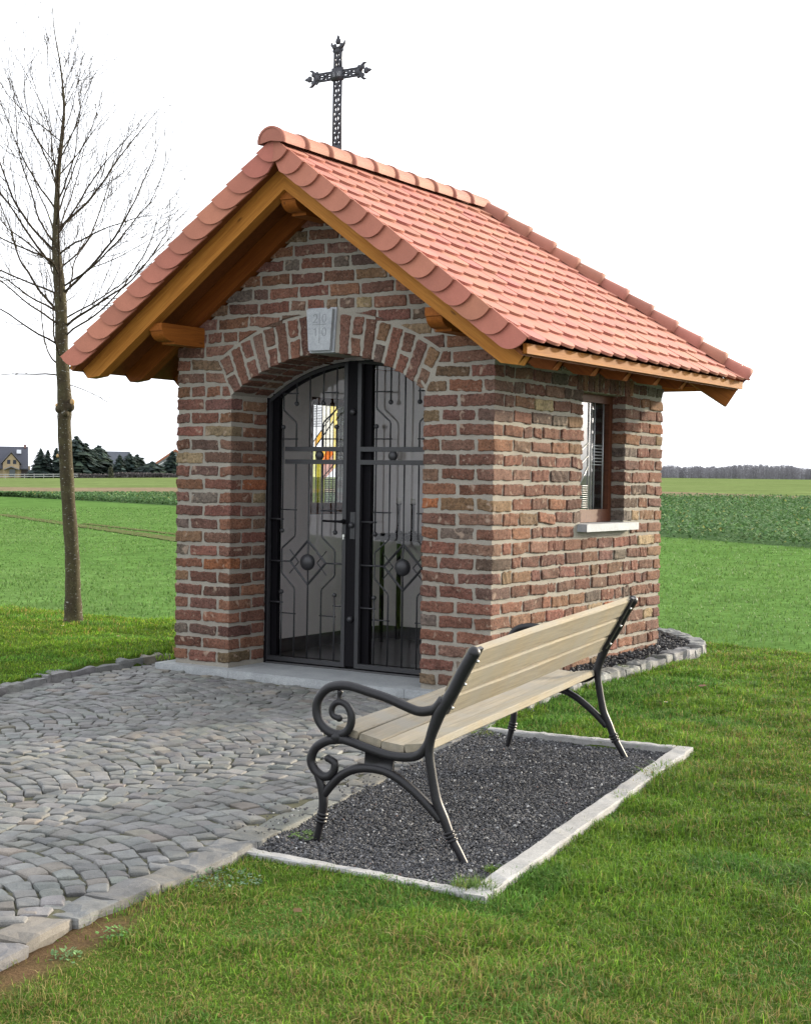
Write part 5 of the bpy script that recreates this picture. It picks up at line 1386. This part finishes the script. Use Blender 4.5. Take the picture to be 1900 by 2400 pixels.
# white house with grey roof behind the spruces
e = house('white_house', 272, 402., 'white house with plain grey roof half hidden behind the spruces')
m = MB(); m.box(-30 * k_, 26 * k_, 0, 8, 0, 32 * k_, (.42, .42, .43)); m.build('wall', M_far, e)
m = MB(); m.prism([(-.5, 31 * k_), (4, 61 * k_), (8.5, 31 * k_), (8.5, 30 * k_), (4, 59 * k_), (-.5, 29 * k_)], 0, -33 * k_, 31 * k_, (.085, .092, .108)); m.build('roof', M_far, e)
for xx in (-26, -19):
    m = MB(); m.box(xx * k_, (xx + 3.5) * k_, -.05, -.01, 12 * k_, 22 * k_, (.10, .11, .13)); m.build('window', M_far, e)
# barn with orange tiled roof, gable to the viewer's right
e = house('barn', 395, 398., 'barn with bright orange tiled roof at the left edge of the chapel', 0.0)
m = MB(); m.prism([(-32 * k_, 0), (60 * k_, 0), (60 * k_, 34 * k_), (14 * k_, 62 * k_), (-32 * k_, 30 * k_)], 1, .3, 9, (.25, .27, .28)); m.build('wall', M_far, e)
m = MB(); m.prism([(-42 * k_, 26 * k_), (14 * k_, 66 * k_), (14 * k_, 60 * k_), (-42 * k_, 21 * k_)], 1, -.2, 10, (.30, .12, .07)); m.prism([(14.1 * k_, 66 * k_), (70 * k_, 30 * k_), (70 * k_, 25 * k_), (14.1 * k_, 60 * k_)], 1, -.2, 10, (.30, .12, .07)); m.build('roof', M_far, e)
m = MB(); m.prism([(-28 * k_, 26.5 * k_), (-8 * k_, 38 * k_), (-8 * k_, 36.5 * k_), (-28 * k_, 25 * k_)], 1, -.45, -.25, (.75, .75, .75)); m.build('verge_board', M_far, e)
# dull hedge and pale paddock fence before the hamlet
def hedge(px0, px1, r, h, label, seed, col):
    p0, d = far_pt(px0, r); p1, _ = far_pt(px1, r); rs = np.random.default_rng(seed); L = np.linalg.norm(p1 - p0); m = MB(); n_ = int(L * 110); ux = (p1 - p0) / L; ud = np.array((d[0], d[1], 0))
    t = rs.random(n_) * L; hh = h * (.8 + .3 * vnoise(t, t * 0, .25, seed)); z = rs.random(n_) ** .8 * hh; dpt = rs.uniform(-.6, .6, n_)
    C0 = np.array(p0)[None] * 0 + ux[None] * t[:, None] + ud[None] * dpt[:, None]; C0[:, 2] = (p1[2] - p0[2]) * t / L + z
    s = rs.uniform(.10, .26, n_)[:, None]; a = rs.uniform(0, 6.28, n_); u = np.stack([np.cos(a), np.sin(a), rs.normal(0, .5, n_)], 1); v = np.stack([rs.normal(0, .3, n_), rs.normal(0, .3, n_), 1 + 0 * a], 1)
    V = np.stack([C0 - u * s, C0 + v * s * 1.6, C0 + u * s, C0 - v * s * 1.2], 1).reshape(-1, 3); i = np.arange(n_) * 4
    cc = np.repeat(np.array(col)[None] * np.exp(rs.normal(0, .35, (n_, 1))), 4, 0); m.add(V, np.stack([i, i + 1, i + 2, i + 3], 1), None, cc); o = m.build('hedge', M_leaf); o.location = tuple(p0); tag(o, label, 'hedge')
hedge(170, 430, 362., 13 / PXM(362.), 'low brownish bare hedge along the foot of the spruces', 9, (.095, .085, .085))
p0, d = far_pt(-12, 360.); p1, _ = far_pt(182, 360.); L = float(np.linalg.norm(p1 - p0)); fe = tag(empty('paddock_fence', tuple(p0), math.atan2((p1 - p0)[1], (p1 - p0)[0])), 'pale grey rail fence in front of the gabled grey house', 'fence')
sl_ = (p1[2] - p0[2]) / L
for zz in (.45, .95):
    m = MB(); m.add([(0, 0, zz - .07), (L, 0, zz - .07 + sl_ * L), (L, 0, zz + .07 + sl_ * L), (0, 0, zz + .07), (0, .06, zz - .07), (L, .06, zz - .07 + sl_ * L), (L, .06, zz + .07 + sl_ * L), (0, .06, zz + .07)], [[0, 1, 2, 3], [5, 4, 7, 6], [3, 2, 6, 7], [0, 4, 5, 1]], None, (.40, .40, .39)); m.build('rail', M_far, fe)
for i in range(int(L / 2.2) + 1):
    m = MB(); x = i * 2.2; m.box(x, x + .14, -.08, 0, -.2 + sl_ * x, 1.12 + sl_ * x, (.33, .32, .31)); m.build('post', M_far, fe)
pc_, d = far_pt(259, 356.); m = MB(); rs = np.random.default_rng(3)
for k in range(500):
    z = rs.random() ** .9 * 2.5; R_ = .55 * (1 - z / 2.7) ** .6; a = rs.uniform(0, 6.28); c = np.array((math.cos(a) * R_, math.sin(a) * R_, z)); s = .16
    m.add(c + rs.normal(0, s, (4, 3)), [[0, 1, 2, 3]], None, np.array((.07, .075, .05)) * np.exp(rs.normal(0, .3)))
o = m.build('shrub', M_leaf); o.location = tuple(pc_); tag(o, 'small upright conical shrub before the white house wall', 'shrub')
# ================================================================== DISTANCE, right: bare wood on the rise
wm = MB(); rs = np.random.default_rng(12); r0 = 890.
n_ = 3000
for i in range(n_):
    px = rs.uniform(1380, 2350); r = r0 + rs.uniform(0, 55); p, d = far_pt(px, r); h = 8.6 * (1 + .16 * float(vnoise(px, 0, .012, 7)) + .07 * float(vnoise(px, 0, .06, 8))) * rs.uniform(.86, 1.06)
    c = np.array((.185, .178, .198)) * np.exp(rs.normal(0, .22)); s = np.array((-d[1], d[0], 0)); p[2] -= .4  # distance haze is painted in: bark tone lightened and turned bluish
    wm.add([p - s * .13, p + s * .13, p + s * .05 + (0, 0, h * .8), p - s * .05 + (0, 0, h * .8)], [[0, 1, 2, 3]], None, c)
    k = 34; t = rs.random(k); zz = h * (.04 + .94 * t); wv = h * .26 * np.sin(np.clip((t + .12) / 1.12, 0, 1) * math.pi) ** .7 + .1
    C0 = p[None] + s[None] * (rs.normal(0, .5, k) * wv)[:, None] + np.array((d[0], d[1], 0))[None] * rs.normal(0, 1., k)[:, None]; C0[:, 2] = p[2] + zz
    a = rs.normal(0, .6, k); ln_ = rs.uniform(.3, 1.0, k); u = s[None] * np.sin(a)[:, None] + np.array((0, 0, 1))[None] * np.cos(a)[:, None]; pr = s[None] * np.cos(a)[:, None] - np.array((0, 0, 1))[None] * np.sin(a)[:, None]; wd = rs.uniform(.05, .20, k)[:, None]
    V = np.stack([C0 - pr * wd, C0 + pr * wd, C0 + u * ln_[:, None]], 1).reshape(-1, 3); wm.add(V, None, np.arange(k * 3).reshape(-1, 3), np.repeat(c[None] * np.exp(rs.normal(0, .2, (k, 1))), 3, 0))
tag(wm.build('bare_wood', M_far), 'grey leafless wood along the horizon right of the chapel', 'wood', kind='stuff')
